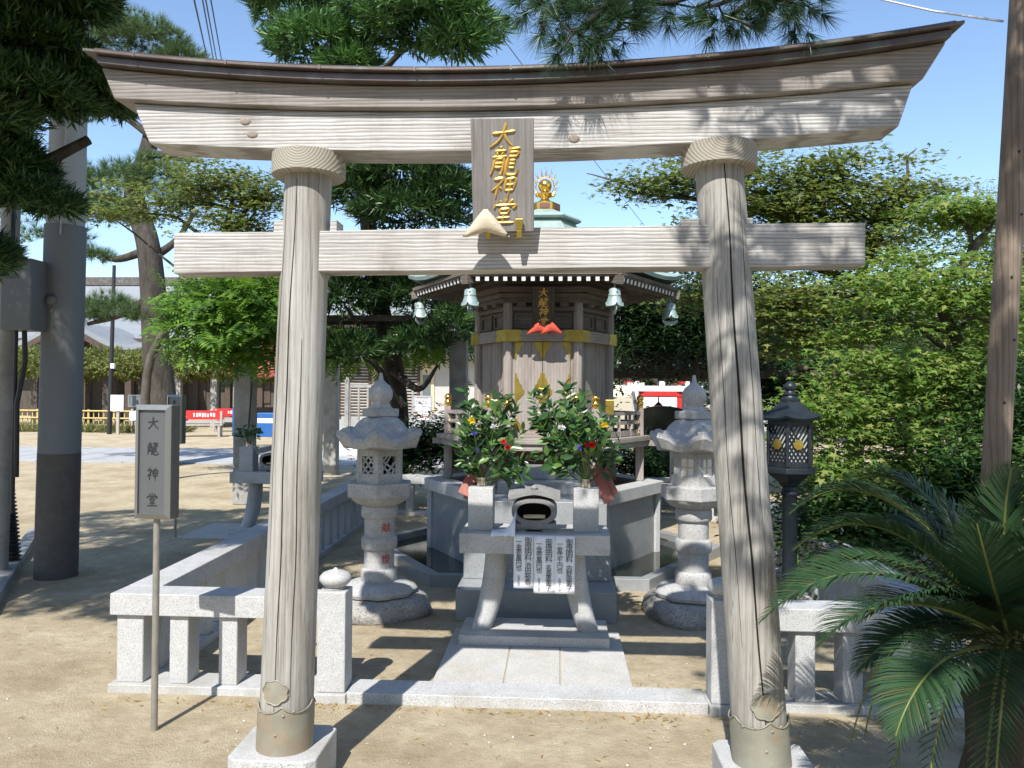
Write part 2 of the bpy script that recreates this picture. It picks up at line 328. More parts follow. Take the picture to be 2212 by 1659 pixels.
# ------------------------------------------------------------------ lettering
def text_mesh(s, size, ext=.002, spacing=1.0, shear=0, wide=1.0):
    c = bpy.data.curves.new('lettering', 'FONT'); c.body = s; c.size = size; c.align_x = 'CENTER'; c.align_y = 'CENTER'
    c.extrude = ext; c.space_line = spacing; c.shear = shear; c.resolution_u = 2
    o = bpy.data.objects.new('tmp', c); COL.objects.link(o)
    dg = bpy.context.evaluated_depsgraph_get(); me = bpy.data.meshes.new_from_object(o.evaluated_get(dg))
    bpy.data.objects.remove(o); bpy.data.curves.remove(c)
    if wide != 1:
        for v in me.vertices: v.co.x *= wide
    return me
FRONT = (R_(90), 0, 0)                                   # lettering that faces -Y
def text(s, size, m, parent, loc, rot=FRONT, **kw):
    me = text_mesh('\n'.join(s) if kw.pop('vertical', False) else s, size, **kw)
    me.materials.append(m); return link('lettering', me, None, parent, loc, rot)
KANJI = {
 'dai': [[(6,44),(50,40),(94,34)], [(52,3),(50,38),(36,70),(6,97)], [(52,42),(68,68),(97,94)]],
 'ryu': [[(26,1),(29,11)], [(8,18),(46,15)], [(16,22),(20,32)], [(38,20),(32,32)], [(2,38),(51,34)], [(13,44),(12,70),(5,97)], [(13,45),(42,43),(42,92),(35,88)], [(14,58),(41,57)], [(14,71),(41,70)],
         [(60,2),(59,20)], [(59,11),(93,7)], [(57,22),(88,20),(86,34)], [(58,35),(86,34)], [(57,36),(56,84),(64,95),(92,94),(97,76)], [(64,48),(84,47)], [(64,60),(84,59)], [(64,73),(84,72)]],
 'jin': [[(24,2),(33,12)], [(5,25),(42,20),(28,47),(4,68)], [(25,44),(25,99)], [(30,50),(43,62)], [(54,22),(56,68)], [(54,24),(92,20),(89,66)], [(58,44),(88,42)], [(56,66),(89,64)], [(73,0),(73,101)]],
 'dou': [[(50,0),(50,18)], [(25,7),(34,20)], [(77,4),(64,20)], [(12,24),(7,42)], [(12,28),(91,25),(81,40)], [(32,42),(34,60)], [(32,43),(68,41),(65,59)], [(34,60),(66,59)], [(25,77),(76,74)], [(50,62),(50,95)], [(4,97),(96,94)]]}
def kanji(key, size, wid=.10, ridge=.05, slant=0., taper=.55):
    """brush strokes: each one a ridged ribbon; lies in the xz plane and faces -y"""
    mb = MB()
    for st in KANJI[key]:
        pts = [((p[0]-50)/100*size + slant*(50-p[1])/100*size, (50-p[1])/100*size) for p in st]
        P = spline([(a, 0, b) for a,b in pts], 5) if len(pts) > 2 else [Vector((pts[0][0],0,pts[0][1])).lerp(Vector((pts[1][0],0,pts[1][1])), k/5) for k in range(6)]
        n = len(P); hor = abs(st[-1][0]-st[0][0]) > 2.2*abs(st[-1][1]-st[0][1])
        vs = []; fs = []
        for k,p in enumerate(P):
            t = (P[min(k+1,n-1)]-P[max(k-1,0)]).normalized(); nr = Vector((-t.z, 0, t.x)); u = k/(n-1)
            w = size*wid*.5*((1.0-.25*math.sin(math.pi*u)) if hor else (1.15-u*taper)) * (.35 if k in (0,n-1) else 1)
            vs += [p+nr*w, p+Vector((0,-size*ridge*(.5 if k in (0,n-1) else 1),0)), p-nr*w]
            if k: b = 3*(k-1); fs += [(b,b+1,b+4,b+3),(b+1,b+2,b+5,b+4)]
        mb.add(vs, fs)
    return mb.mesh('character', 60)
# ------------------------------------------------------------------ torii
AX = -.145
tor = thing('torii', 'weathered grey wooden gate with a curved copper-capped top beam', 'torii gate', (AX, 3.2, 0))
def bx(px): return px - AX
pil = [((-1.099, 3.2, .16), (-1.025, 3.2, 2.52)), ((.81, 3.2, .16), (.633, 3.2, 2.53))]
for k,(a,b) in enumerate(pil):
    a = Vector(a)-Vector((AX,3.2,0)); b = Vector(b)-Vector((AX,3.2,0)); mb = MB(); n = 26; seg = 40
    rr = []
    for i in range(n+1):
        t = i/n; c = a.lerp(b, t); r = .1075+(.0935-.1075)*t
        rr.append([(c.x+r*(1+.012*math.sin(3*q+5*t+k)+.006*math.sin(9*q+11*t))*math.cos(q), c.y+r*(1+.012*math.sin(3*q+5*t+k))*math.sin(q), c.z) for q in [2*math.pi*j/seg for j in range(seg)]])
    mb.rings(rr); p = mb.build('pillar', pillar_wood, tor, 50)
    # long drying cracks: thin dark grooves standing as narrow inset strips on the sun side
    for q,t0,t1,w in ((-1.75,.02,.97,.0022),(-1.2,.10,.7,.0014),(-2.3,.3,.96,.0016)) if k == 0 else ((-1.62,.03,.99,.0042),(-2.2,.2,.8,.0014),(-1.05,.35,.98,.0014)):
        vs = []; fs = []
        for i in range(41):
            t = t0+(t1-t0)*i/40; c = a.lerp(b,t); r = .1075+(.0935-.1075)*t; qq = q+.05*math.sin(7*t+k)+.02*math.sin(23*t); ww = w*(.5+.5*math.sin(math.pi*i/40))/r
            for s_ in (-1,1): vs.append((c.x+r*1.0215*math.cos(qq+s_*ww), c.y+r*1.0215*math.sin(qq+s_*ww), c.z))
            if i: fs.append((2*i-2,2*i-1,2*i+1,2*i))
        MB().add(vs,fs).build('crack', dark_interior, p)
    # copper sleeve with scalloped rim, rivets and a cloud-shaped plate
    seg = 72; z0, zt = .162, .365
    def axis(z): t = (z-.16)/2.36; return a.lerp(b,t), .1075+(.0935-.1075)*t
    rg = [[],[]]
    for j in range(seg):
        q = 2*math.pi*j/seg; sc_ = abs(math.sin(q*2.5+.4))**.6*.035
        for h,z in ((0,z0),(1,zt-sc_)):
            c,r = axis(z); rg[h].append((c.x+(r+.006)*math.cos(q), c.y+(r+.006)*math.sin(q), z))
    sl_ = MB().rings(rg, False, False).build('copper_sleeve', sleeve_copper, tor, 50)
    rim = []
    for j in range(seg+1):
        q = 2*math.pi*j/seg; z = zt-abs(math.sin(q*2.5+.4))**.6*.035; c,r = axis(z); rim.append((c.x+(r+.007)*math.cos(q), c.y+(r+.007)*math.sin(q), z))
    MB().tube(rim, .0035, 6).build('rim', sleeve_copper, sl_, 60)
    for q,z in ((-1.9,.335),(-1.35,.325),(-1.0,.338),(-2.35,.33),(-1.6,.25)):
        c,r = axis(z); MB().lathe([(.0001,.006),(.005,.004),(.006,0)][::-1], 8, M=Matrix.Translation((c.x+(r+.006)*math.cos(q), c.y+(r+.006)*math.sin(q), z)) @ Vector((math.cos(q),math.sin(q),0)).to_track_quat('Z','Y').to_matrix().to_4x4()).build('rivet', sleeve_copper, sl_, 60)
    vs = []; q0 = -1.72 if k == 0 else -1.5; n = 44
    for j in range(n):
        u = 2*math.pi*j/n; rad = 1+.16*abs(math.sin(3.5*u)); qq = q0+.52*rad*math.cos(u)*.85; z = .415+.042*rad*math.sin(u); c,r = axis(z); vs.append((c.x+(r+.0065)*math.cos(qq), c.y+(r+.0065)*math.sin(qq), z))
    c,r = axis(.415); vs.append((c.x+(r+.012)*math.cos(q0), c.y+(r+.012)*math.sin(q0), .415))
    em = MB().add(vs, [(j,(j+1)%n,n) for j in range(n)]).build('cloud_plate', sleeve_copper, tor, 40)
    MB().tube([vs[j%n] for j in range(n+1)], .003, 5).build('plate_edge', sleeve_copper, em, 60)
    # ring collar under the lintel
    c = b; MB().lathe([(.100,-.082),(.1445,-.082),(.1475,-.079),(.1475,.005),(.1445,.008),(.0,.008)], 48).build('collar', end_wood, tor, 28, loc=(c.x,c.y,2.56+.018*k))
    # stone plinth with clipped corners
    cx_, cy_ = (a.x-.012, .03) if k == 0 else (a.x+.015, .01); h = .178; e = .035
    poly = [(cx_-h+e,cy_-h),(cx_+h-e,cy_-h),(cx_+h,cy_-h+e),(cx_+h,cy_+h-e),(cx_+h-e,cy_+h),(cx_-h+e,cy_+h),(cx_-h,cy_+h-e),(cx_-h,cy_-h+e)]
    MB().prism(poly, -.03, .165).build('plinth', granite, tor, bevel=.006)
def arc_beam(x0b, x1b, x0t, x1t, y0, y1, zb, zt, name, m, n=40, parent=tor, bevel=.006, y0t=None, y1t=None):
    y0t = y0 if y0t is None else y0t; y1t = y1 if y1t is None else y1t
    R = []
    for i in range(n+1):
        t = i/n; xb = x0b+(x1b-x0b)*t; xt = x0t+(x1t-x0t)*t
        R.append([(xb,y0,zb(xb)),(xb,y1,zb(xb)),(xt,y1t,zt(xt)),(xt,y0t,zt(xt))])
    return MB().rings([r[::-1] for r in R]).build(name, m, parent, 30, bevel)
shb = lambda x: 2.556+.0135*x+.028*x*x
sht = lambda x: 2.716+.0135*x+.028*x*x
kat = lambda x: 2.822+.0175*x+.043*x*x
X = lambda px,py: PY(px,py,3.1).x-AX
arc_beam(X(318,316), X(1945,285), X(283,226), X(1977,205), -.085, .085, shb, sht, 'lower_lintel', beam_wood)
arc_beam(X(250,214), X(1990,175), X(226,158), X(2038,92), -.113, .113, lambda x: sht(x)+.002, lambda x: kat(x)-.02, 'upper_lintel', kasagi_wood, y0t=-.125, y1t=.125)
X = lambda px,py: PY(px,py,3.02).x-AX
arc_beam(X(205,130), X(2060,78), X(202,126), X(2062,76), -.165, .165, lambda x: kat(x)-.018, lambda x: kat(x)+.012, 'copper_cap', copper_brown, bevel=.003)
arc_beam(X(180,118), X(2082,52), X(180,118), X(2082,52), -.19, .19, lambda x: kat(x)+.014, lambda x: kat(x)+.027, 'copper_cap', copper_brown, bevel=.003)
R = []                                                     # low copper ridge on top
for i in range(41):
    x = X(192,112)+(X(2076,48)-X(192,112))*i/40; z = kat(x)+.028; R.append([(x,-.165,z),(x,-.14,z+.022),(x,0,z+.055),(x,.14,z+.022),(x,.165,z)])
MB().rings(R).build('copper_ridge', copper_brown, tor, 40)
for i in range(9):                                         # standing seams where the copper sheets lap
    x = X(192,112)+(X(2076,48)-X(192,112))*(i+.5)/9; MB().box(x-.004,x+.004,-.1935,-.191,kat(x)+.012,kat(x)+.029).build('seam', copper_brown, tor)
X = lambda px,py: PY(px,py,3.14).x-AX
nk = MB(); nz = lambda x: .011*x
x0, x1 = X(375,545), X(1870,530)
R = []
for i in range(31):
    x = x0+(x1-x0)*i/30; w = .0015*math.sin(5*x); R.append([(x,-.06,2.092+nz(x)+w),(x,-.06,2.258+nz(x)-w),(x,.06,2.258+nz(x)),(x,.06,2.092+nz(x))])
nk.rings(R).build('tie_beam', beam_wood, tor, 30, .004)
for xa,xb in ((X(589,480),X(612,480)),(X(712,480),X(726,480)),(X(1472,468),X(1512,468)),(X(1600,468),X(1628,468))):
    MB().add([(xa,-.05,2.254+nz(xa)),(xb,-.05,2.254+nz(xb)),(xb,.05,2.254+nz(xb)),(xa,.05,2.254+nz(xa)),(xa,-.05,2.29),(xb,-.05,2.295),(xb,.05,2.295),(xa,.05,2.29)],
             [(0,3,2,1),(4,5,6,7),(0,1,5,4),(1,2,6,5),(2,3,7,6),(3,0,4,7)]).build('wedge', beam_wood, tor, bevel=.003)
for px,py in ((530,262),(545,290),(1240,300)):             # knots in the timber
    p = PY(px,py,3.114); MB().lathe([(.016,0),(.014,.003),(.006,.0045),(.0,.004)], 16, M=Matrix.Translation((p.x-AX,-.0848,p.z)) @ Matrix.Rotation(R_(90),4,'X') @ Matrix.Scale(1.5,4,(1,0,0))).build('knot', M('knot%d'%px,(.30,.25,.21),(.20,.16,.13),scale=40,rough=.8), tor, 60)
# ------------------------------------------------------------------ plaque on the torii
ptop, pbot = PY(1086,255,2.955), PY(1088,500,3.085)
pl = thing('name_plaque', 'grey wooden plaque with raised gold characters hung on the gate', 'plaque', pbot)
ang = math.atan2(pbot.y-ptop.y, ptop.z-pbot.z); H = (ptop-pbot).length; wd = .118
pl.rotation_euler = (ang, 0, R_(0))
MB().box(-wd,wd,-.012,.014,0,H).build('board', plaque_wood, pl, bevel=.003)
MB().box(-wd+.02,wd-.02,.014,.05,H*.2,H*.28).build('batten', dark_wood, pl)
for i,kk in enumerate(('dai','ryu','jin','dou')):
    me = kanji(kk, .096 if i != 1 else .110, .12, .045, .2); me.materials.append(gold_leaf)
    link('character', me, None, pl, (.004+.008*(i==1), -.0135, H*(.855-.222*i)))
for sx in (-.058, .062):
    b_ = MB().add([(sx-.016,-.03,.052),(sx+.016,-.03,.052),(sx+.011,-.036,.01),(sx-.011,-.036,.01),(sx-.016,-.02,.052),(sx+.016,-.02,.052),(sx+.011,-.02,.01),(sx-.011,-.02,.01)],
            [(0,3,2,1),(4,5,6,7),(0,1,5,4),(1,2,6,5),(2,3,7,6),(3,0,4,7)]).box(sx-.01,sx+.01,-.036,.10,-.02,.009)
    b_.build('bracket', dull_gold, pl, bevel=.002)
def cushion(name, label, m, w, h, th, loc, rot=(0,0,0), group=None):
    n = 14; mb = MB(); V = {}
    A, B, C = Vector((0,0,h)), Vector((-w,0,0)), Vector((w,0,0)); O = Vector((0,0,h*.18))
    vs = []; fs = []; idx = {}
    for s_ in (-1, 1):
        for i in range(n+1):
            for j in range(n+1-i):
                u, v = i/n, j/n; t = 1-u-v; p = A*t+B*u+C*v
                e = (27*u*v*t)**.45 if u*v*t > 0 else 0
                # the lower edge is drawn in where the cloth is gathered
                p.z += .30*h*max(0, 1-abs(p.x)/(w*.75))*(1-t)*.6
                p.y = s_*th*e*(1+.08*math.sin(9*u+4*v))
                if (u*v*t == 0) and s_ == 1: idx[(s_,i,j)] = idx[(-1,i,j)]
                else: idx[(s_,i,j)] = len(vs); vs.append(p)
        for i in range(n):
            for j in range(n-i):
                a,b,c = idx[(s_,i,j)], idx[(s_,i+1,j)], idx[(s_,i,j+1)]; fs.append((a,b,c) if s_ < 0 else (a,c,b))
                if j < n-i-1: d = idx[(s_,i+1,j+1)]; fs.append((b,d,c) if s_ < 0 else (b,c,d))
    o = MB().add(vs,fs).build(name, m, None, 80, loc=loc, rot=rot); return tag(o, label, 'cushion', group)
cc = PY(1050,512,3.035)
cushion('cushion', 'cream triangular cloth cushion hooked on the plaque bracket', cream_cloth, .094, .112, .03, cc, (R_(14),0,R_(-2)))
# ------------------------------------------------------------------ stainless name signs
sign_face = M('sign_face_steel', (.135,.142,.147), (.12,.126,.13), scale=5, stretch=(3,3,.5), rough=.45, metal=.4)
sign_side = M('sign_side_steel', (.19,.19,.17), (.15,.15,.135), scale=4, rough=.4, metal=.6)
def sign(label, loc, rz, chars, w=.19, h=.535, d=.065, zt=1.535):
    s = thing('name_sign', label, 'sign', loc, rz, None)
    z0 = zt-h
    MB().box(-w/2,w/2,-d/2,d/2,z0,zt).build('sign_box', sign_side, s, bevel=.004)
    f = .024; y = -d/2
    fr = MB()
    for a,b in (((-w/2,z0,w/2,z0),(-w/2+f,z0+f,w/2-f,z0+f)), ((w/2,z0,w/2,zt),(w/2-f,z0+f,w/2-f,zt-f)), ((w/2,zt,-w/2,zt),(w/2-f,zt-f,-w/2+f,zt-f)), ((-w/2,zt,-w/2,z0),(-w/2+f,zt-f,-w/2+f,z0+f))):
        vs = [(a[0],y-.003,a[1]),(a[2],y-.003,a[3]),(b[2],y-.016,b[3]),(b[0],y-.016,b[1])]
        vs += [(b[0],y-.002,b[1]),(b[2],y-.002,b[3])]
        fr.add(vs, [(0,1,2,3),(3,2,5,4)])
    fr.build('frame', stainless, s)
    MB().box(-w/2+f,w/2-f,y-.004,y+.001,z0+f,zt-f).build('face_panel', sign_face, s)
    n = len(chars); span = h*.80
    for i,c in enumerate(chars):
        z = zt-f-.062-i*(span-.07)/max(1,3)
        if c in KANJI: me = kanji(c, .062, .12, .01, .0); me.materials.append(ink); link('character', me, None, s, (0,y-.0055,z))
        else: text(c, .065, ink, s, (0,y-.0055,z), ext=.0005)
    MB().lathe([(.0155,-.02),(.0155,z0+.02)], 16).build('post', pole_steel, s, 50)
    return s
sp = GP(333,1578)
sign('stainless steel name sign reading four black characters beside the stone fence', sp, R_(-9), ('dai','ryu','jin','dou'))
s2 = GP(378,1160)
sign('dark steel sign on a thin post half hidden behind another sign', s2, R_(-14), ('水',), zt=1.56, w=.2)
# ------------------------------------------------------------------ granite fences
FZ = .52
def fence(name, label, a, b, n, w=.19, wide=(0,), stub=False, start=0, over=.03):
    """a rail, square posts and a base course from a to b (front line centre)"""
    a, b = Vector((*a,0)), Vector((*b,0)); L = (b-a).length; rz = math.atan2(b.y-a.y, b.x-a.x)
    t = thing(name, label, 'fence', a, rz)
    MB().box(0,L,-w/2,w/2,FZ-.115,FZ).build('rail', granite, t, bevel=.005)
    MB().box(0,L,-w/2-.012,w/2+.012,-.04,.042).build('base_course', granite, t, bevel=.004)
    me = {}
    for i in range(n):
        ww = .145 if i in wide else .10
        if ww not in me: me[ww] = MB().box(-ww/2,ww/2,-.07,.07,.042,FZ-.117).mesh('post')
        x = .10+(L-.2)*i/max(1,n-1) if start == 0 else .10+start*i
        o = link('post', me[ww], granite, t, (x,0,0))
        bm = o.modifiers.new('bevel','BEVEL'); bm.width = .004; bm.segments = 1
    return t
XL, XR = -2.28, 1.99
fence('stone_fence', 'low granite fence section beside the steel name sign', (-2.375,4.22), (-1.24,4.22), 4, wide=(0,), start=.268)
fence('stone_fence', 'low granite fence section behind the cycad fronds', (.93,4.22), (2.085,4.22), 5, wide=(4,), start=.238)
fence('stone_fence', 'long granite fence running back beside the sandy yard', (XL,4.32), (-2.46,10.35), 20, wide=())
fence('stone_fence', 'long granite fence running back beside the maples and the bronze lamp', (XR,4.32), (2.14,10.35), 20, wide=())
fence('stone_fence', 'granite fence closing the plot behind the shrine', (-2.36,10.45), (2.04,10.45), 14, wide=(0,13))
for sx,lab in ((-1.163,'granite gate post with a round knob beside the sunlit fence section'),(.855,'granite gate post with a round knob half hidden behind the cracked pillar')):
    t = thing('gate_post', lab, 'post', (sx, 4.15, 0))
    MB().box(-.085,.085,-.10,.10,-.03,.045).build('base', granite, t, bevel=.004)
    MB().prism([(-.074,-.074),(.074,-.074),(.074,.074),(-.074,.074)],.046,.565).build('shaft', granite, t, bevel=.006)
    MB().lathe([(.05,.563),(.055,.572),(.046,.578),(.066,.590),(.083,.612),(.082,.632),(.066,.650),(.036,.662),(.012,.668),(.010,.674),(0.001,.678)], 28).build('knob', granite, t, 60)
th = MB().box(-1.075,.765,4.06,4.26,-.03,.056).build('threshold_step', granite, None, bevel=.004); tag(th, 'long low granite kerb lying across the entrance between the gate posts', 'step')
pav = thing('paving', 'three granite paving slabs leading to the offering table', 'paving', (AX,4.3,0))
MB().box(-.528,.558,-.03,1.045,-.02,.0165).build('joint_fill', M('joint_sand',(.40,.35,.26),(.33,.28,.2),scale=40,rough=.95), pav)
for a,b in ((-.53,-.144),(-.136,.166),(.174,.56)):
    MB().box(a,b,-.035,1.05,-.02,.022).build('slab', granite_paving, pav, bevel=.003)
# ------------------------------------------------------------------ stone lanterns
def hexa(R, rot=0): return [(R*math.cos(R_(60*i)+rot), R*math.sin(R_(60*i)+rot)) for i in range(6)]
def stone_lantern(label, loc, rz, red=True, litwin=False):
    t = thing('stone_lantern', label, 'lantern', loc, rz)
    rr = random.Random(int(loc[0]*100)); ph = [rr.uniform(0,6.3) for _ in range(4)]
    wob = lambda q,k: 1+.07*math.sin(3*q+ph[0])+.05*math.sin(5*q+ph[1]+k)+.03*math.sin(11*q+ph[2]+2*k)
    MB().lathe([(.33,-.03),(.36,.03),(.355,.08),(.33,.125),(.27,.14),(.0,.142)], 40, wob=wob).build('rough_base', rock, t, 60)
    pet = lambda q,k: 1+(.10*abs(math.sin(4*q)) if k < 5 else 0)
    MB().lathe([(.20,.138),(.245,.15),(.255,.175),(.235,.205),(.19,.225),(.135,.235),(.0,.236)], 64, wob=pet).build('lotus_base', lantern_stone, t, 50)
    MB().lathe([(.125,.225),(.131,.24),(.131,.31),(.122,.325),(.109,.33),(.109,.46),(.122,.466),(.130,.48),(.130,.54),(.122,.556),(.109,.562),(.109,.685),(.122,.692),(.131,.705),(.131,.765),(.124,.78),(.0,.78)], 40).build('shaft', lantern_stone, t, 40)
    if red:
        for c,z in (('献',.625),('燈',.40)):
            text(c, .07, red_ink, t, (0,-.1105,z), ext=.0012)
    MB().lathe([(.124,.781),(.165,.80),(.20,.835),(.205,.85),(.0,.85)], 48, wob=lambda q,k: 1+.05*abs(math.sin(4*q))*(k in (1,2,3))).build('lotus_cup', lantern_stone, t, 50)
    MB().prism(hexa(.252), .85, .95).build('platform', lantern_stone, t, bevel=.008)
    # light chamber with framed openings
    lc = MB(); P = hexa(.172); z0,z1 = .95,1.19
    lc.prism(hexa(.165), z0, z0+.03); lc.prism(hexa(.165), z1-.03, z1)
    for i in range(6):
        p = Vector((*P[i],0)); lc.prism([(p.x*.93+.022*math.cos(a)-.0*p.x, p.y*.93+.022*math.sin(a)) for a in [R_(60*j) for j in range(6)]], z0, z1)
    for i in range(6):
        a,b = Vector((*P[i],0))*.95, Vector((*P[(i+1)%6],0))*.95; m_ = (a+b)/2; tt = (b-a).normalized(); L_ = (b-a).length
        for s0,s1,za,zb in ((-.5,-.30,z0,z1),(.30,.5,z0,z1),(-.30,.30,z0,z0+.07),(-.30,.30,z1-.045,z1)):
            lc.bar(m_+tt*L_*s0+Vector((0,0,(za+zb)/2)), m_+tt*L_*s1+Vector((0,0,(za+zb)/2)), .028, zb-za)
    lc.build('light_chamber', lantern_stone, t)
    MB().prism(hexa(.10), .951, 1.188).build('chamber_core', dark_interior, t)
    for i in range(6):                                     # carved lattice in the openings
        a,b = Vector((*P[i],0))*.945, Vector((*P[(i+1)%6],0))*.945; m_ = (a+b)/2; tt = (b-a).normalized(); zc = (z0+.07+z1-.045)/2; hh = (z1-.045-z0-.07)/2; ww = .05
        lt = MB()
        if litwin:
            lt.bar(m_-tt*ww+Vector((0,0,zc)), m_+tt*ww+Vector((0,0,zc)), .012, .008); lt.bar(m_+Vector((0,0,zc-hh)), m_+Vector((0,0,zc+hh)), .008, .012, up=tt)
            lt.build('window_bars', cream_wall, t); pn = MB().bar(m_*.95-tt*ww+Vector((0,0,zc)), m_*.95+tt*ww+Vector((0,0,zc)), .006, 2*hh).build('pane', paper, t)
        else:
            for u,v,u2,v2 in (((-1,-.6,.2,1),(-.3,-1,1,.4),(-1,.4,-.3,1),(.5,-1,1,-.4),(-1,.5,1,-.7),(-1,-.1,.2,-1)) if i % 2 == 0 else ((-1,-1,1,1),(-1,1,1,-1),(-1,0,0,1),(0,1,1,0),(1,0,0,-1),(0,-1,-1,0))):
                lt.bar(m_+tt*ww*u+Vector((0,0,zc+hh*v)), m_+tt*ww*u2+Vector((0,0,zc+hh*v2)), .016, .011)
            lt.build('lattice', lantern_stone, t)
    # hexagonal roof with upturned scroll corners
    seg = 72; prof = [(.06,1.19,0),(.19,1.192,.0),(.295,1.20,.02),(.315,1.245,.05),(.30,1.275,.055),(.255,1.285,.035),(.215,1.33,.01),(.185,1.38,0),(.14,1.415,0),(.10,1.425,0),(.0,1.425,0)]
    R = []
    for r,z,up in prof:
        ring = []
        for j in range(seg):
            q = 2*math.pi*j/seg; a6 = ((q+math.pi/6) % (math.pi/3))-math.pi/6     # 0 at a corner
            hx = math.cos(math.pi/6)/math.cos(math.pi/6-abs(a6)); cn = max(0, 1-abs(a6)/(math.pi/6*.62))
            k_ = (.88*hx+.12)*(1+.10*cn*(up > .03)); ring.append((r*k_*math.cos(q), r*k_*math.sin(q), z+up*(cn**.5 if cn > 0 else 0)*1.1))
        R.append(ring)
    MB().rings(R).build('roof', lantern_stone, t, 45)
    for i in range(6):
        q = R_(60*i); MB().lathe([(.0,-.034),(.026,-.033),(.030,-.02),(.030,.02),(.026,.033),(.0,.034)], 16, M=Matrix.Translation((.272*math.cos(q),.272*math.sin(q),1.318)) @ Matrix.Rotation(q,4,'Z') @ Matrix.Rotation(R_(90),4,'X')).build('corner_scroll', lantern_stone, t, 50)
    MB().prism([(-.105,-.095),(.105,-.095),(.105,.095),(-.105,.095)],1.425,1.485).build('jewel_seat', lantern_stone, t, bevel=.01)
    MB().lathe([(.09,1.484),(.075,1.50),(.062,1.525),(.066,1.535),(.08,1.55),(.088,1.58),(.086,1.615),(.068,1.65),(.036,1.675),(.018,1.695),(.013,1.73),(.011,1.745),(.0,1.746)], 32).build('jewel', lantern_stone, t, 60)
    return t
lp = GP(818,1322); stone_lantern('grey stone lantern with red characters on its shaft and a leaf-carved window', (lp.x,lp.y,0), R_(30+8))
lp = GP(1497,1330); stone_lantern('grey stone lantern with a small paper window beside the cracked gate pillar', (lp.x,lp.y,0), R_(30+2), red=False, litwin=True)
# ------------------------------------------------------------------ offering table
AY = 5.19
def altar(label, loc, rz=0):
    t = thing('offering_table', label, 'table', loc, rz)
    MB().box(-.472,.472,-.205,.205,0,.062).build('base_slab', granite, t, bevel=.004)
    MB().box(-.472,.472,-.205,.205,.575,.70).build('table_top', granite, t, bevel=.006)
    for s in (-1,1):
        mb = MB(); R = []
        for k in range(15):
            u = k/14; z = .062+.514*u; x = s*(.345 - .09*(1-(1-u)**2.2) + .0*u); wx = .066+.008*math.sin(math.pi*u); wy = .09
            R.append([(x+wx*math.copysign(abs(math.cos(q))**.7, math.cos(q)), wy*math.copysign(abs(math.sin(q))**.7, math.sin(q)), z) for q in [2*math.pi*j/28 for j in range(28)]])
        mb.rings(R).build('leg', granite, t, 50)
    return t
altar('granite offering table with curved legs before the shrine steps', (AX+.005, AY, .022))
TZ = .722
def vase_block(label, loc, rz=0):
    o = MB().box(-.08,.08,-.08,.08,0,.275).build('vase_block', granite, None, bevel=.005, loc=loc, rot=(0,0,rz)); return tag(o, label, 'vase', None)
vL = (AX-.345, AY-.02, TZ); vR = (AX+.33, AY-.02, TZ)
vase_block('square granite vase block under the bouquet beside the crumpled paper', vL)
vase_block('square granite vase block under the tall bouquet leaning over the shrine door', vR)
def burner(label, loc, rz=0):
    t = thing('incense_burner', label, 'incense burner', loc, rz)
    mb = MB(); mb.box(-.14,.14,-.09,.09,.012,.055)
    mb.build('foot_slab', burner_stone, t, bevel=.014)
    MB().box(-.135,-.05,-.085,.085,0,.013).box(.05,.135,-.085,.085,0,.013).build('foot', burner_stone, t)
    # barrel body with an oval opening right through its front wall
    n = 48; ro = lambda q: (.145*math.copysign(abs(math.cos(q))**.8,math.cos(q)), .128+.082*math.copysign(abs(math.sin(q))**.75,math.sin(q)))
    ri = lambda q: (.112*math.copysign(abs(math.cos(q))**.85,math.cos(q)), .128+.056*math.copysign(abs(math.sin(q))**.85,math.sin(q)) + .010*max(0,math.cos(2*q+math.pi))*(math.sin(q) > 0)*0)
    rg = []
    for y,fn,sc in ((-.085,ri,.97),(-.085,ro,.96),(-.06,ro,1.),(.08,ro,1.)):
        rg.append([(fn(2*math.pi*j/n)[0]*sc, y, fn(2*math.pi*j/n)[1]) for j in range(n)])
    MB().rings([r[::-1] for r in rg], False, True).build('body', burner_stone, t, 40)
    rg = [[(ri(2*math.pi*j/n)[0]*.97, -.085, ri(2*math.pi*j/n)[1]) for j in range(n)], [(ri(2*math.pi*j/n)[0]*.95, .07, ri(2*math.pi*j/n)[1]) for j in range(n)]]
    MB().rings(rg, False, True).build('hollow', dark_interior, t, 40)
    MB().box(-.07,.07,-.055,-.01,.082,.098).build('ash_board', cream_wall, t)
    R = []                                                # gabled roof with an upward curve in the middle
    for i in range(25):
        x = -.165+.33*i/24; u = abs(x)/.165; z = .205+.045*(1-u**1.6)+.008*u**6; R.append([(x,-.105,z-.012),(x,-.105,z+.018),(x,0,z+.045),(x,.1,z+.018),(x,.1,z-.012)])
    MB().rings(R).build('roof', burner_stone, t, 35)
    MB().lathe([(.02,0),(.024,.012),(.012,.026),(.0,.03)], 14, c=(0,-.085,.27)).build('crest', burner_stone, t, 50)
    return t
burner('grey stone incense burner with an oval mouth between the two vase blocks', (AX+.0, AY-.03, TZ))
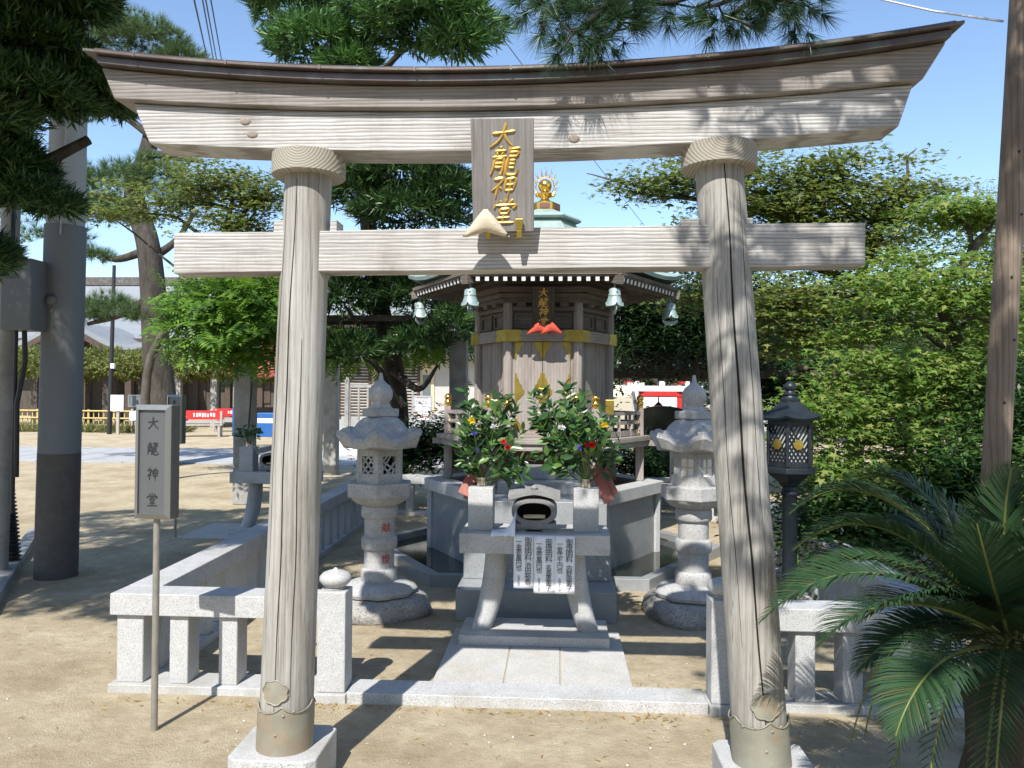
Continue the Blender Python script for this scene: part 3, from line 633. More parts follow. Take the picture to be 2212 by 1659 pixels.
def sheet(label, px0, px1, py0, py1, lines, y):
    a, b = PY(px0,py0,y), PY(px1,py1,y); w, h = b.x-a.x, a.z-b.z
    t = thing('paper_notice', label, 'paper', ((a.x+b.x)/2, y, b.z))
    n = 12; R = []
    vs = []; fs = []
    for i in range(n+1):
        u = i/n
        for j in range(5):
            v = j/4; vs.append((w*(v-.5), -.002-.006*math.sin(2.2*u+v)*(1-u)*1 - .004*math.sin(5*v)*(1-u), h*u))
            if i and j: b_ = i*5+j; fs.append((b_-6,b_-5,b_,b_-1))
    o = MB().add(vs,fs).build('sheet', paper, t, 60); s_ = o.modifiers.new('thick','SOLIDIFY'); s_.thickness = .0006
    MB().box(-w/2,w/2,-.002,.03,h+.0005,h+.0014).build('fold', paper, t)
    for s,size,x,z,sp in lines: text(s, size, ink, t, (w*x,-.0115,h*z), vertical=True, ext=.0003, spacing=sp)
    return t
ty = AY-.215
nm = [('御燈明料', .047, .23, .745, .76), ('一金壱萬円也', .041, -.24, .63, .80)]
sheet('white paper sheet hanging from the table edge, shortest of the three', 1110,1152,1157,1271, nm+[('池田裕香', .043, .23, .28, .79), ('九月九日', .018, -.24, .15, .9)], ty)
sheet('white paper sheet hanging from the table edge between two other sheets', 1153.5,1197,1158,1282, nm+[('名島恵美子', .040, .23, .27, .78), ('九月十九日', .018, -.24, .16, .9)], ty-.002)
sheet('white paper sheet hanging from the table edge beneath the burner foot nearest the tall bouquet', 1198,1241,1158.5,1283, [nm[0], ('一金弐千円也', .041, -.24, .63, .80)]+[('内野由美子', .040, .23, .27, .78), ('九月十六日', .018, -.24, .16, .9)], ty)
a = PY(1088,1145,AY-.16); vs = []; fs = []; rr = random.Random(4)
for i in range(9):
    for j in range(9):
        u,v = i/8-.5, j/8-.5; fold = max(0,u*1.2+.05*math.sin(7*v))
        vs.append((u*.15, v*.16-.02, TZ+.006+.095*fold*fold*3.2+.012*math.sin(9*u+5*v)*.5+.006*rr.random() if v > -.35 else TZ+.004-.03*(-.35-v)*4+.01*rr.random()))
        if i and j: b_ = i*9+j; fs.append((b_-10,b_-1,b_,b_-9))
cr = MB().add(vs,fs).build('crumpled_paper', paper, None, 30, loc=(a.x,AY-.135,0)); cr.modifiers.new('thick','SOLIDIFY').thickness = .001; tag(cr, 'crumpled white paper wrapper lying on the table beside the burner', 'paper')
# ------------------------------------------------------------------ shrine platform, moat and steps
SH = Vector((AX+.0, 8.1, 0))
plat = thing('stone_platform', 'hexagonal granite platform carrying the small wooden shrine', 'platform', SH)
def hexring(Ro, Ri, z0, z1, name, m, parent, bevel=.004, sides=range(6)):
    A, B = hexa(Ro), hexa(Ri)
    for i in sides:
        j = (i+1) % 6; MB().prism([B[i],A[i],A[j],B[j]][::1], z0, z1).build(name, m, parent, bevel=bevel)
MB().prism(hexa(1.12), -.02, .66).build('core', granite_smooth, plat)
hexring(1.14, 1.121, .0, .615, 'wall_panel', granite_smooth, plat, 0)
for x,y in hexa(1.135): MB().prism([(x+.05*math.cos(R_(60*j+30)),y+.05*math.sin(R_(60*j+30))) for j in range(6)], 0, .618).build('corner_post', granite, plat, bevel=.003)
hexring(1.215, .98, .62, .735, 'cap_stone', granite, plat, .005)
moat = thing('moat', 'shallow stone-edged moat round the hexagonal platform', 'moat', SH)
hexring(1.80, 1.69, -.02, .10, 'kerb_stone', granite_smooth, moat, .004)
wm, wt, wP, wN, wL = nt('dark_water'); wP.inputs['Base Color'].default_value = (.02,.025,.018,1); wP.inputs['Roughness'].default_value = .08
MB().prism(hexa(1.688), -.01, .03).build('water', wm, moat)
st = thing('stone_steps', 'grey granite steps climbing behind the offering table to the shrine', 'steps', (AX,0,0))
for y0,y1,z0,z1,w in ((5.60,6.7,0,.215,.565),(5.94,6.7,.216,.475,.55),(6.28,7.02,.476,.752,.535),(6.72,7.15,.753,.855,.36),(6.95,7.35,.856,.955,.345)):
    MB().box(-w,w,y0,y1,z0,z1).build('step', granite_smooth, st, bevel=.005)
# ------------------------------------------------------------------ hexagonal shrine hall
shr = thing('hexagonal_shrine', 'small hexagonal wooden shrine hall with gilded fittings and closed doors', 'shrine', SH)
def side(i):                                        # mid, tangent, normal of hexagon side i (side 4 faces the camera)
    a0,a1 = R_(60*i),R_(60*i+60); am = R_(60*i+30); return Vector((math.cos(am),math.sin(am),0)), Vector((-math.sin(am),math.cos(am),0))
def sidebox(mb, i, R, t0, t1, n0, n1, z0, z1):      # box on side i, t along the side, n outward from apothem of radius R
    nrm,tan = side(i); ap = R*math.cos(R_(30)); vs = []
    for z in (z0,z1):
        for t,n in ((t0,n0),(t1,n0),(t1,n1),(t0,n1)): p = nrm*(ap+n)+tan*t; vs.append((p.x,p.y,z))
    return mb.add(vs, [(0,1,2,3),(7,6,5,4),(0,4,5,1),(1,5,6,2),(2,6,7,3),(3,7,4,0)])
FR = (3,4,5)
MB().prism(hexa(.74), .74, 1.14).build('wooden_base', brownred_wood, shr)
MB().prism(hexa(1.09), 1.145, 1.19).build('veranda_deck', shrine_woodx, shr, bevel=.003)
for i in range(6): sidebox(MB(), i, 1.06, -.50, .50, -.03, .0, 1.085, 1.143).build('deck_beam', shrine_woodx, shr)
for x,y in hexa(1.0):
    MB().prism([(x*.97-.04,y*.97-.04),(x*.97+.04,y*.97-.04),(x*.97+.04,y*.97+.04),(x*.97-.04,y*.97+.04)], .737, 1.085).build('stilt', shrine_wood, shr, bevel=.003)
    MB().bar((x*.8,y*.8,1.115), (x*1.13,y*1.13,1.115), .05, .055).build('joist_nose', shrine_wood, shr)
# columns, walls and beams
for k,(x,y) in enumerate(hexa(.66)):
    MB().lathe([(.047,1.19),(.047,2.52)], 20, c=(x,y,0)).build('column', shrine_wood, shr, 50)
for i in range(6):
    for j in range(5):                              # upright wall boards
        if i == 4: break
        t0 = -.285+.57*j/5; sidebox(MB(), i, .66, t0+.0015, t0+.1125, -.03, -.012+.002*(j%2), 1.30, 2.095).build('wall_board', shrine_wood, shr)
    sidebox(MB(), i, .66, -.33, .33, -.05, .035, 1.191, 1.255).build('ground_beam', shrine_woodx, shr, bevel=.003)
    if i != 4: sidebox(MB(), i, .66, -.325, .325, -.045, .012, 1.256, 1.31).build('lower_rail', shrine_woodx, shr, bevel=.003)
    hb = sidebox(MB(), i, .66, -.372, .372, -.05, .062, 2.095, 2.20).build('head_beam', shrine_woodx, shr)
    for s in (-1,1):
        b = MB(); w = .15; ap = .066; e = .375
        nrm,tan = side(i); A = .66*math.cos(R_(30))
        poly = [(s*e,2.092),(s*(e-w),2.092),(s*(e-w-.035),2.115),(s*(e-w),2.1475),(s*(e-w-.035),2.18),(s*(e-w),2.203),(s*e,2.203)]
        vs = [nrm*(A+ap)+tan*t+Vector((0,0,z)) for t,z in poly]+[nrm*(A+.058)+tan*t+Vector((0,0,z)) for t,z in poly]; n = len(poly)
        fs = [tuple(range(n)), tuple(range(2*n-1,n-1,-1))]+[(k,n+k,n+(k+1)%n,(k+1)%n) for k in range(n)]
        b.add(vs,fs).build('gilt_cap', dull_gold, hb)
    # upper frieze: framed panels above the beam
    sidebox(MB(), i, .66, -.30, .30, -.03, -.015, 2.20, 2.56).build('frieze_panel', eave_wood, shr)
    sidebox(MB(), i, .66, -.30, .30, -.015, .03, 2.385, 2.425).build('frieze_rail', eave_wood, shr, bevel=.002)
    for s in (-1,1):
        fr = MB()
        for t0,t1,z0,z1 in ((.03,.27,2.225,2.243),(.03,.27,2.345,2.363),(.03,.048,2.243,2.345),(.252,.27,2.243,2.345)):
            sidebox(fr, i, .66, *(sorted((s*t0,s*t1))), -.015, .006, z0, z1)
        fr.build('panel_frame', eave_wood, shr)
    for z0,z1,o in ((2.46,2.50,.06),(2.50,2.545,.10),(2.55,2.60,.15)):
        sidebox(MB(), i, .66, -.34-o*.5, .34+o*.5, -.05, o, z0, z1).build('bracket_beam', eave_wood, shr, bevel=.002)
    for t in (-.2,0,.2): sidebox(MB(), i, .66, t-.04, t+.04, -.01, .09, 2.425, 2.46).build('bracket_block', eave_wood, shr)
# doors
for s in (-1,1): sidebox(MB(), 4, .66, *sorted((s*.263,s*.318)), -.03, .008, 1.256, 2.094).build('door_jamb', shrine_wood, shr)
for s in (-1,1):
    d = MB(); y = -.66*math.cos(R_(30)); x0,x1 = sorted((s*.003,s*.262))
    o = MB().box(x0,x1,y-.022,y+.004,1.258,2.092).build('door', shrine_wood, shr, bevel=.002); o['label'] = 'pale wooden door leaf with gilt fittings'
    yy = y-.0225
    def plate(poly, name='gilt_fitting', th=.005):
        n = len(poly); vs = [(a,yy-th,b) for a,b in poly]+[(a,yy,b) for a,b in poly]
        f = [tuple(range(n)), tuple(range(2*n-1,n-1,-1))]+[(k,(k+1)%n,n+(k+1)%n,n+k) for k in range(n)]
        return MB().add(vs,f).build(name, dull_gold, o)
    hx = s*.262; cxx = s*.003
    for ex,dr in ((hx,-s),(cxx,s)):
        plate([(ex,2.09),(ex+dr*.085,2.09),(ex+dr*.08,2.07),(ex+dr*.055,2.045),(ex+dr*.05,2.015),(ex+dr*.026,1.99),(ex+dr*.018,1.955),(ex+dr*.008,1.925),(ex,1.92)])     # top
        plate([(ex,1.26),(ex+dr*.088,1.26),(ex+dr*.08,1.285),(ex+dr*.06,1.30),(ex+dr*.05,1.325),(ex+dr*.03,1.345),(ex+dr*.022,1.365),(ex,1.38)])    # foot
        m_ = 1.64; pts = [(0,.19),(.018,.19),(.024,.14),(.04,.11),(.046,.075),(.068,.05),(.07,.02),(.09,-.01),(.085,-.05),(.06,-.085),(.05,-.10),(.03,-.115),(.02,-.15),(0,-.165)]
        plate([(ex+dr*a,m_+b*.82) for a,b in pts])
    MB().bar((cxx+s*.001,yy-.008,1.80),(cxx+s*.001,yy-.008,1.28),.012,.006).build('meeting_strip', dull_gold, o)
MB().tube([(-.06,-.61,1.65),(-.058,-.632,1.653),(0,-.64,1.645),(.058,-.632,1.653),(.06,-.61,1.65)], .008, 10).build('bolt_handle', gold, shr, 60)
for px in (1074,1317):                              # gilt plates on the corner of the veranda rail
    p = PY(px,880,7.45); MB().box(p.x-SH.x-.04,p.x-SH.x+.04,p.y-SH.y-.01,p.y-SH.y+.01,p.z-.07,p.z+.07).build('gilt_plate', dull_gold, shr, bevel=.004)
# eaves: soffit, rafters, hip rafters, roof
ZE, RE = 2.59, 1.36
R = []
for Rr,z in ((.70,2.605),(.72,2.76),(RE-.02,ZE+.035),(RE-.02,ZE+.07)): R.append([(x,y,z) for x,y in hexa(Rr)])
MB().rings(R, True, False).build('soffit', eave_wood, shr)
raft = {}
for i in range(6):
    nrm,tan = side(i); nR = 15
    for j in range(nR):
        t = (j-(nR-1)/2)*.0805; lim = (RE-.03)*math.cos(R_(30)); inner = max(.62, abs(t)/math.tan(R_(30))+.02)
        a = nrm*inner+tan*t+Vector((0,0,ZE+.02+(lim-inner)*.20)); b = nrm*lim+tan*t+Vector((0,0,ZE+.018))
        MB().bar(a, b, .032, .036).build('rafter', eave_wood, shr); q_ = Vector((nrm.x,nrm.y,-.2)).normalized(); MB().bar(b+q_*.0005, b+q_*.004, .034, .038).build('rafter_tip', white_paint if i in FR else eave_wood, shr)  # front tips coloured white to read as sunlit rafter ends
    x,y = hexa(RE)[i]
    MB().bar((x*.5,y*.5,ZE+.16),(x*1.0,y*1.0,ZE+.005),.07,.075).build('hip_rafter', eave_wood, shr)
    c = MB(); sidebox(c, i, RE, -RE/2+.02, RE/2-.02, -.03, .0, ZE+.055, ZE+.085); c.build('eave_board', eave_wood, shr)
prof = [(1.395,2.70),(1.405,2.735),(1.2,2.775),(1.0,2.84),(.8,2.93),(.6,3.05),(.45,3.17),(.33,3.30),(.295,3.345)]
def hexcurve(Rr, z, lift, m=6):
    P = hexa(Rr); out = []
    for i in range(6):
        a,b = Vector((*P[i],z)), Vector((*P[(i+1)%6],z))
        for k in range(m):
            u = k/m; p = a.lerp(b,u); p.z += lift*(2*abs(u-.5))**2.5; out.append(p)
    return out
rf = MB().rings([hexcurve(r,z,.07*max(0,(r-.5)/.8)) for r,z in prof]).build('roof', patina, shr, 25)
MB().rings([hexcurve(r,z,.0) for r,z in ((.36,3.338),(.375,3.355),(.36,3.375),(.22,3.43),(.17,3.45))]).build('upper_roof', patina, rf, 20)
bxz = MB().prism(hexa(.155), 3.45, 3.53).build('finial_box', dull_gold, shr)
for i in range(6): sidebox(MB(), i, .157, -.05, .05, -.002, .004, 3.466, 3.514).build('inset', brownred_wood, bxz)
fin = MB().lathe([(.105,3.53),(.10,3.548),(.06,3.562),(.043,3.585),(.045,3.60),(.075,3.625),(.078,3.64),(.05,3.648),(.045,3.655)], 28).build('finial', gold, shr, 60)
MB().lathe([(.001,3.652),(.035,3.658),(.06,3.68),(.071,3.715),(.066,3.75),(.045,3.775),(.02,3.785),(.001,3.79)], 28).build('jewel', gold, fin, 80)
for i in range(4): 
    q = R_(90*i); MB().tube([(.05*math.cos(q),.05*math.sin(q),3.61),(.085*math.cos(q),.085*math.sin(q),3.62),(.098*math.cos(q),.098*math.sin(q),3.65),(.088*math.cos(q),.088*math.sin(q),3.665)], [.012,.014,.01,.004], 8).build('leaf_scroll', gold, fin, 60)
fl = MB()                                            # openwork flame halo
for i in range(23):
    q = R_(-50+280*i/22); r0 = .092; h = .05+.055*max(0,math.sin(q))**3+.012*(i%2)
    c = Vector((0,0,3.715)); p0 = c+Vector((r0*math.cos(q),0,r0*math.sin(q)*1.08)); d = Vector((math.cos(q)*.7,0,.35+math.sin(q))).normalized(); s_ = Vector((d.z,0,-d.x))*(.010 if i%2 else -.010)
    fl.tube([p0,p0+d*h*.5+s_,p0+d*h], [.0055,.004,.0008], 6)
fl.tube([(.092*math.cos(R_(-60+300*k/30)),0,3.715+.099*math.sin(R_(-60+300*k/30))) for k in range(31)], .005, 6)
fl.build('flame_halo', gold, fin, 60)
# veranda railing with gilded caps
def newel(x, y, z1=1.47):
    p = MB().box(x-.033,x+.033,y-.033,y+.033,1.19,z1).build('newel_post', shrine_wood, shr, bevel=.002)
    MB().lathe([(.034,z1),(.036,z1+.008),(.031,z1+.02),(.037,z1+.028),(.037,z1+.05),(.030,z1+.058),(.024,z1+.066),(.036,z1+.082),(.037,z1+.10),(.026,z1+.117),(.008,z1+.127),(.0,z1+.13)], 20, c=(x,y,0)).build('gilt_cap', gold, p, 60)
def railing(a, b, k=3):
    a,b = Vector((*a,0)),Vector((*b,0)); t = (b-a).normalized()
    for z,w,h in ((1.415,.034,.032),(1.325,.026,.032),(1.222,.03,.05)):
        r = MB().bar(a+Vector((0,0,z)), b+Vector((0,0,z)), w, h).build('rail', shrine_wood, shr)
        nrm = Vector((t.y,-t.x,0))
        if z < 1.4:
            for u in (.06,.94):
                p = a.lerp(b,u)+nrm*(w/2)+Vector((0,0,z)); MB().lathe([(.012,0),(.010,.006),(.004,.009),(.0,.0095)], 10, M=Matrix.Translation(p) @ nrm.to_track_quat('Z','Y').to_matrix().to_4x4()).build('stud', gold, r, 60)
    for j in range(1,k+1):
        p = a.lerp(b, j/(k+1)); MB().box(p.x-.014,p.x+.014,p.y-.014,p.y+.014,1.19,1.40).build('strut', shrine_wood, shr)
HR = hexa(.975)
for k in (0,1,2,3,4,5): newel(*HR[k])
for a,b in ((0,1),(1,2),(2,3),(3,4),(5,0)): railing(HR[a],HR[b])
for s in (-1,1):
    newel(s*.315, HR[4][1]); railing((s*.4875,HR[4][1]),(s*.315,HR[4][1]),1) if s > 0 else railing((s*.4875,HR[4][1]),(s*.315,HR[4][1]),1)
# plaque on the shrine and its two cushions
pt, pb = PY(1174,618,7.23), PY(1174,712,7.40)
p2 = thing('shrine_plaque', 'dark wooden plaque with gold characters under the shrine eaves', 'plaque', pb); p2.rotation_euler = (math.atan2(pb.y-pt.y, pt.z-pb.z),0,0); H = (pt-pb).length
MB().box(-.105,.105,-.012,.012,0,H).build('board', dark_wood, p2, bevel=.003)
for i,kk in enumerate(('dai','ryu','jin','dou')):
    me = kanji(kk, .092, .14, .04, .12); me.materials.append(gold_leaf); link('character', me, None, p2, (0,-.0135,H*(.865-.225*i)))
for sx in (-.05,.05): MB().box(sx-.016,sx+.016,-.03,.0,-.01,.05).build('bracket', dull_gold, p2, bevel=.002)
for px,lab in ((1163,'red triangular cushion at the plaque foot, its corner overlapped by its twin'),(1191,'red triangular cushion at the plaque foot, lying over the corner of its twin')):
    c = PY(px,722,7.30+.012*(px<1170)); cushion('cushion', lab, red_cloth, .112, .125, .03, c, (R_(18),0,0), 'cushions on the shrine plaque')
# wind bells
BELL = [(.012,0),(.030,-.004),(.047,-.014),(.052,-.03),(.053,-.06),(.056,-.064),(.056,-.070),(.053,-.074),(.054,-.10),(.059,-.125),(.070,-.15),(.080,-.165)]
def bell(label, loc, rz=0):
    t = thing('wind_bell', label, 'bell', loc, rz); seg = 40; R = []
    for r,z in BELL:
        ring = []
        for j in range(seg):
            q = 2*math.pi*j/seg; n_ = abs(math.sin(2*q)); k = max(0,(-z-.095)/.07); ring.append((r*math.cos(q), r*math.sin(q), z+k*.032*(1-n_**.3)))
        R.append(ring)
    R += [[(x*.93,y*.93,z+.002) for x,y,z in R[-1]]] + [[(.045*math.cos(2*math.pi*j/seg),.045*math.sin(2*math.pi*j/seg),-.05) for j in range(seg)]]
    o = MB().rings(R).build('bell_body', bell_bronze, t, 50)
    for q in (0,90,180,270):
        a = R_(q-90+12); MB().box(-.006,.006,-.002,.002,-.050,-.038, Matrix.Translation((.0535*math.cos(a),.0535*math.sin(a),0)) @ Matrix.Rotation(a+math.pi/2,4,'Z')).build('slot', dark_interior, o)
    MB().tube([(0,0,.005),(0,0,.09)], .004, 6).tube([(.012*math.cos(R_(30*k)),0,.012+.012*math.sin(R_(30*k))) for k in range(13)], .003, 6).build('hook', bell_bronze, t, 60)
    MB().tube([(0,0,-.05),(0,0,-.215)], .003, 6).build('clapper_rod', bell_bronze, t, 60)
    c = MB()                                          # wind catcher: a thin crescent
    P = []
    for k in range(13):
        a = R_(200+140*k/12); P.append(((.082*math.cos(a)), -.175+.060*math.sin(a)))
    for k in range(12,-1,-1):
        a = R_(200+140*k/12); P.append((.078*math.cos(a), -.158+.038*math.sin(a)))
    n = len(P); c.add([(x,-.003,z) for x,z in P]+[(x,.003,z) for x,z in P], [(k,(k+1)%n,n+(k+1)%n,n+k) for k in range(n)]+[(k,k+1,n-2-k,n-1-k) for k in range(12)]+[(n+n-1-k,n+n-2-k,n+k+1,n+k) for k in range(12)])
    c.build('wind_catcher', bell_bronze, t)
    return t
for k,lab in ((4,'pale green bronze wind bell on the eave corner, hanging in front of bright wisteria leaves'),(5,'pale green bronze wind bell on the eave corner nearest the cracked pillar'),(3,'wind bell at the rear eave corner against the sunlit wisteria'),(0,'wind bell at the rear eave corner against the maples')):
    x,y = hexa(1.27)[k]; bell(lab, (SH.x+x,SH.y+y,2.535), R_(20*k))
# ------------------------------------------------------------------ bouquets
def inst(tv, tf, pos, rot, scl):
    """numpy: copies of a template; returns verts, faces"""
    tv = np.asarray(tv, float); n = len(pos); k = len(tv)
    v = np.einsum('nij,nkj->nki', rot, tv[None]*np.asarray(scl).reshape(n,1,-1))+np.asarray(pos)[:,None,:]
    f = (np.asarray(tf)[None,:,:]+(np.arange(n)*k)[:,None,None]).reshape(-1, np.asarray(tf).shape[1])
    return v.reshape(-1,3), f
def frames(d, up=None, spin=None):
    """rotation matrices whose y axis is d; z axis near up (or random)"""
    d = np.asarray(d, float); d = d/np.linalg.norm(d,axis=1,keepdims=True); n = len(d)
    if up is None: up = rng.normal(size=(n,3))
    up = np.asarray(up, float)*np.ones((n,1)); up = up + rng.normal(scale=.02,size=(n,3))
    x = np.cross(d, up); x /= np.linalg.norm(x,axis=1,keepdims=True)+1e-9; z = np.cross(x, d)
    return np.stack([x,d,z],axis=2)
def npmesh(name, v, f):
    v = np.asarray(v, np.float32); f = np.asarray(f, np.int32); k = f.shape[1]
    me = bpy.data.meshes.new(name); me.vertices.add(len(v)); me.vertices.foreach_set('co', v.ravel())
    me.loops.add(f.size); me.loops.foreach_set('vertex_index', f.ravel())
    me.polygons.add(len(f)); me.polygons.foreach_set('loop_start', np.arange(len(f),dtype=np.int32)*k); me.update(calc_edges=True); me.validate(); return me
LANCE = ([(0,0,0),(.5,.42,.06),(0,1,-.04),(-.5,.42,.06)], [(0,1,2,3)])     # unit leaf along y, scaled per axis
OVAL = ([(0,0,0),(.42,.28,.05),(.46,.62,.04),(0,1,-.05),(-.46,.62,.04),(-.42,.28,.05),(0,.45,-.02)], [(0,1,6,6),(1,2,6,6),(2,3,6,6),(3,4,6,6),(4,5,6,6),(5,0,6,6)])
OVAL = (OVAL[0], [(a,b,c) for a,b,c,_ in OVAL[1]])
def bouquet(label, loc, stems, seed, flowers):
    rr = random.Random(seed); t = thing('bouquet', label, 'bouquet', loc)
    cup = MB().lathe([(.036,0),(.036,.004),(.034,.01),(.036,.05),(.041,.058),(.038,.058),(.033,.05),(.031,.012),(.0,.012)], 28).build('metal_cup', M('cup_steel%d'%seed,(.55,.5,.42),(.35,.3,.25),scale=30,rough=.2,metal=.9), t, 60)
    wood_ = MB(); P=[];D=[];S=[];UPV=[]
    for (dx,dz,dy,bend) in stems:
        b = Vector((rr.uniform(-.018,.018), rr.uniform(-.018,.018), .02)); e = Vector((dx,dy,dz)); m_ = Vector((dx*.35,dy*.35,dz*.55))+Vector((bend*.1,0,0))
        pts = bez([b, m_, e], 14); wood_.tube(pts, [.0035-.0022*i/14 for i in range(15)], 5)
        L_ = (e-b).length; nl = int(L_*38)
        for q in range(nl):
            u = .42+.58*q/nl; i = min(13,int(u*14)); fr = u*14-i; p = pts[i].lerp(pts[i+1],fr); tg = (pts[i+1]-pts[i]).normalized()
            r1 = tg.cross(Vector((rr.uniform(-.4,.4),-1,rr.uniform(-.3,.5)))).normalized()*(1 if q%2 else -1)
            d = (tg*rr.uniform(.5,.95)+r1*rr.uniform(.6,1.1)+Vector((rr.gauss(0,.25),rr.uniform(-.5,.4),rr.gauss(0,.35)))).normalized()
            P.append(p); D.append(d); s = rr.uniform(.06,.115)*(1.05-.35*u*u); S.append((s*.46,s,s)); UPV.append((rr.gauss(0,.6),-.6+rr.gauss(0,.4),.7))
    wood_.build('stems', L_BOUQ, t, 60)
    v,f = inst(*OVAL, np.array(P), frames(np.array(D),np.array(UPV)), np.array(S))
    o = link('foliage', npmesh('foliage',v,f), L_BOUQ, t); tag(o, None, None, None, 'stuff')
    for kind,(fx,fz,fy),sz in flowers:
        c = Vector((fx,fy,fz)); P=[];D=[];S=[]
        n = {'daisy':34,'mum':60,'iris':16,'carn':46}[kind]
        for q in range(n):
            if kind == 'daisy': d = Vector((math.cos(q*2.4),-.35-.5*rr.random(),.55+math.sin(q*2.4)*.8))
            elif kind == 'mum': d = Vector((rr.gauss(0,1),rr.gauss(-.5,.7),rr.gauss(.5,.6)))
            else: d = Vector((rr.gauss(0,1),rr.gauss(-.4,.8),rr.gauss(.35,.9)))
            d.normalize(); P.append(c); D.append(d); l = sz*rr.uniform(.55,.85); S.append((l*(.32 if kind in ('daisy','mum') else .55),l,l))
        v,f = inst(*LANCE, np.array(P), frames(np.array(D)), np.array(S))
        m_ = {'daisy':FY,'mum':FWH,'iris':FB,'carn':FRD}[kind]; fo = link('flower', npmesh('flower',v,f), m_, t)
        MB().tube(bez([(0,0,.03),(fx*.3,fy*.4,fz*.5),c],8), .0022, 5).build('flower_stem', L_BOUQ, fo, 60)
    return t
FY = leafmat('yellow_petal', [(.75,.55,.03),(.85,.66,.06)], .3); FWH = leafmat('white_petal', [(.72,.74,.70),(.82,.82,.80)], .3)
FB = leafmat('blue_petal', [(.10,.09,.42),(.17,.15,.60)], .3); FRD = leafmat('red_petal', [(.50,.015,.02),(.70,.03,.04)], .25)
sc5 = 5.15/1720
def ds(px0, py0, lst):
    return [((px-px0)*sc5, (py0-py)*sc5, dy, b) for px,py,dy,b in lst]
bl0 = (vL[0], vL[1], TZ+.275)
stL = ds(1047,1052,[(1008,842,.0,-.3),(1022,868,-.05,0),(1000,900,.03,-.4),(1042,872,-.08,.1),(1080,852,.04,.4),(1098,855,-.02,.6),(1118,872,.02,.5),(1140,925,-.06,.5),(1160,985,-.02,.3),(1155,1018,-.08,.1),(995,955,-.05,-.4),(1060,900,-.1,.2),(1088,915,-.1,.3),(1030,920,-.12,-.1),(1115,960,-.1,.4),(1012,940,-.1,-.3),(1070,960,-.14,.1),(1135,1005,-.1,.2),(1040,985,-.15,0),(1020,1000,-.1,-.2),(1100,1005,-.12,.1)])
bouquet('leafy green bouquet with yellow, white, blue and red flowers on the square vase block', bl0, stL, 3,
        [('daisy',((1030-1047)*sc5,(1052-910)*sc5,-.15),.045),('mum',((1078-1047)*sc5,(1052-922)*sc5,-.16),.04),('iris',((1035-1047)*sc5,(1052-936)*sc5,-.16),.035),('carn',((1098-1047)*sc5,(1052-952)*sc5,-.16),.03),('carn',((1106-1047)*sc5,(1052-964)*sc5,-.16),.032),('iris',((1041-1047)*sc5,(1052-968)*sc5,-.14),.022)])
br0 = (vR[0], vR[1], TZ+.275)
stR = ds(1266,1056,[(1145,852,-.04,-.9),(1165,842,.02,-.8),(1215,826,.0,-.5),(1228,832,.05,-.3),(1150,892,-.06,-.9),(1152,905,-.02,-1.),(1260,850,.0,0),(1250,870,-.06,0),(1300,880,.02,.4),(1315,910,-.02,.5),(1340,955,-.04,.4),(1335,990,-.06,.2),(1165,975,-.05,-.5),(1180,1000,-.08,-.3),(1220,880,-.1,-.3),(1240,900,-.12,-.1),(1285,905,-.1,.2),(1200,930,-.12,-.4),(1275,935,-.14,.1),(1305,960,-.12,.3),(1230,960,-.15,-.2),(1210,1000,-.1,-.2),(1190,870,-.04,-.7)])
bouquet('tall bouquet whose pale green branches lean across the shrine door', br0, stR, 5,
        [('daisy',((1302-1266)*sc5,(1056-920)*sc5,-.15),.045),('mum',((1212-1266)*sc5,(1056-926)*sc5,-.16),.04),('iris',((1252-1266)*sc5,(1056-966)*sc5,-.16),.035),('carn',((1276-1266)*sc5,(1056-960)*sc5,-.17),.04),('carn',((1264-1266)*sc5,(1056-962)*sc5,-.16),.024)])
for (x0,y0,x1,y1,dy,lab) in ((1032,1002,1000,1068,.02,'red-brown wooden board leaning out beside the bouquet with low red flowers'),(1044,1012,1012,1080,.05,'red-brown wooden board tucked behind another beside the fuller bouquet'),
        (1292,1003,1326,1070,.03,'salmon red wooden board leaning out beside the tall bouquet'),(1284,1010,1316,1085,.0,'salmon red wooden board lowest beside the tall bouquet')):
    a,b = PY(x0,y0,AY+.07+dy), PY(x1,y1,AY+.0+dy); o = MB().bar((0,0,0), b-a, .072, .008, up=(0,-1,.15)).build('votive_board', board_red, None, bevel=.001, loc=a); tag(o, lab, 'board')
# ------------------------------------------------------------------ foliage
def V3(p): return np.array([p[0],p[1],p[2]], float)
def shell(n, c, r, fill=.35, low=.15):
    """points in an ellipsoid, most of them near its surface; returns points and outward directions"""
    d = rng.normal(size=(n,3)); d /= np.linalg.norm(d,axis=1,keepdims=True)
    d[:,2] = np.where(d[:,2] < -low, -d[:,2]*rng.random(n), d[:,2])
    d /= np.linalg.norm(d,axis=1,keepdims=True)
    s = 1-fill*rng.random(n)**1.6
    bump = 1+.13*np.sin(d[:,0]*7+c[0]*9)*np.sin(d[:,1]*6+c[1]*5)+.10*np.sin(d[:,2]*9+d[:,0]*8)
    return np.asarray(c)+d*np.asarray(r)*(s*bump)[:,None], d
def leaves(tpl, pos, dirs, L, wr, up=None, jit=.5, lv=.25):
    n = len(pos); dirs = dirs/np.linalg.norm(dirs,axis=1,keepdims=True)+rng.normal(scale=jit,size=(n,3))
    l = L*(1+rng.uniform(-lv,lv,n)); return inst(*tpl, pos, frames(dirs,up), np.stack([l*wr,l,l],axis=1))
def joinvf(parts):
    v=[];f=[];b=0
    for a,c in parts: v.append(a); f.append(c+b); b += len(a)
    return np.concatenate(v), np.concatenate(f)
def tree_thing(name, label, cat, base, group=None):
    return thing(name, label, cat, base, 0, group)
def crown(t, parts, m, name='crown'):
    v,f = joinvf(parts); v = v-V3(t.location); o = link(name, npmesh(name,v,f), m, t); return o
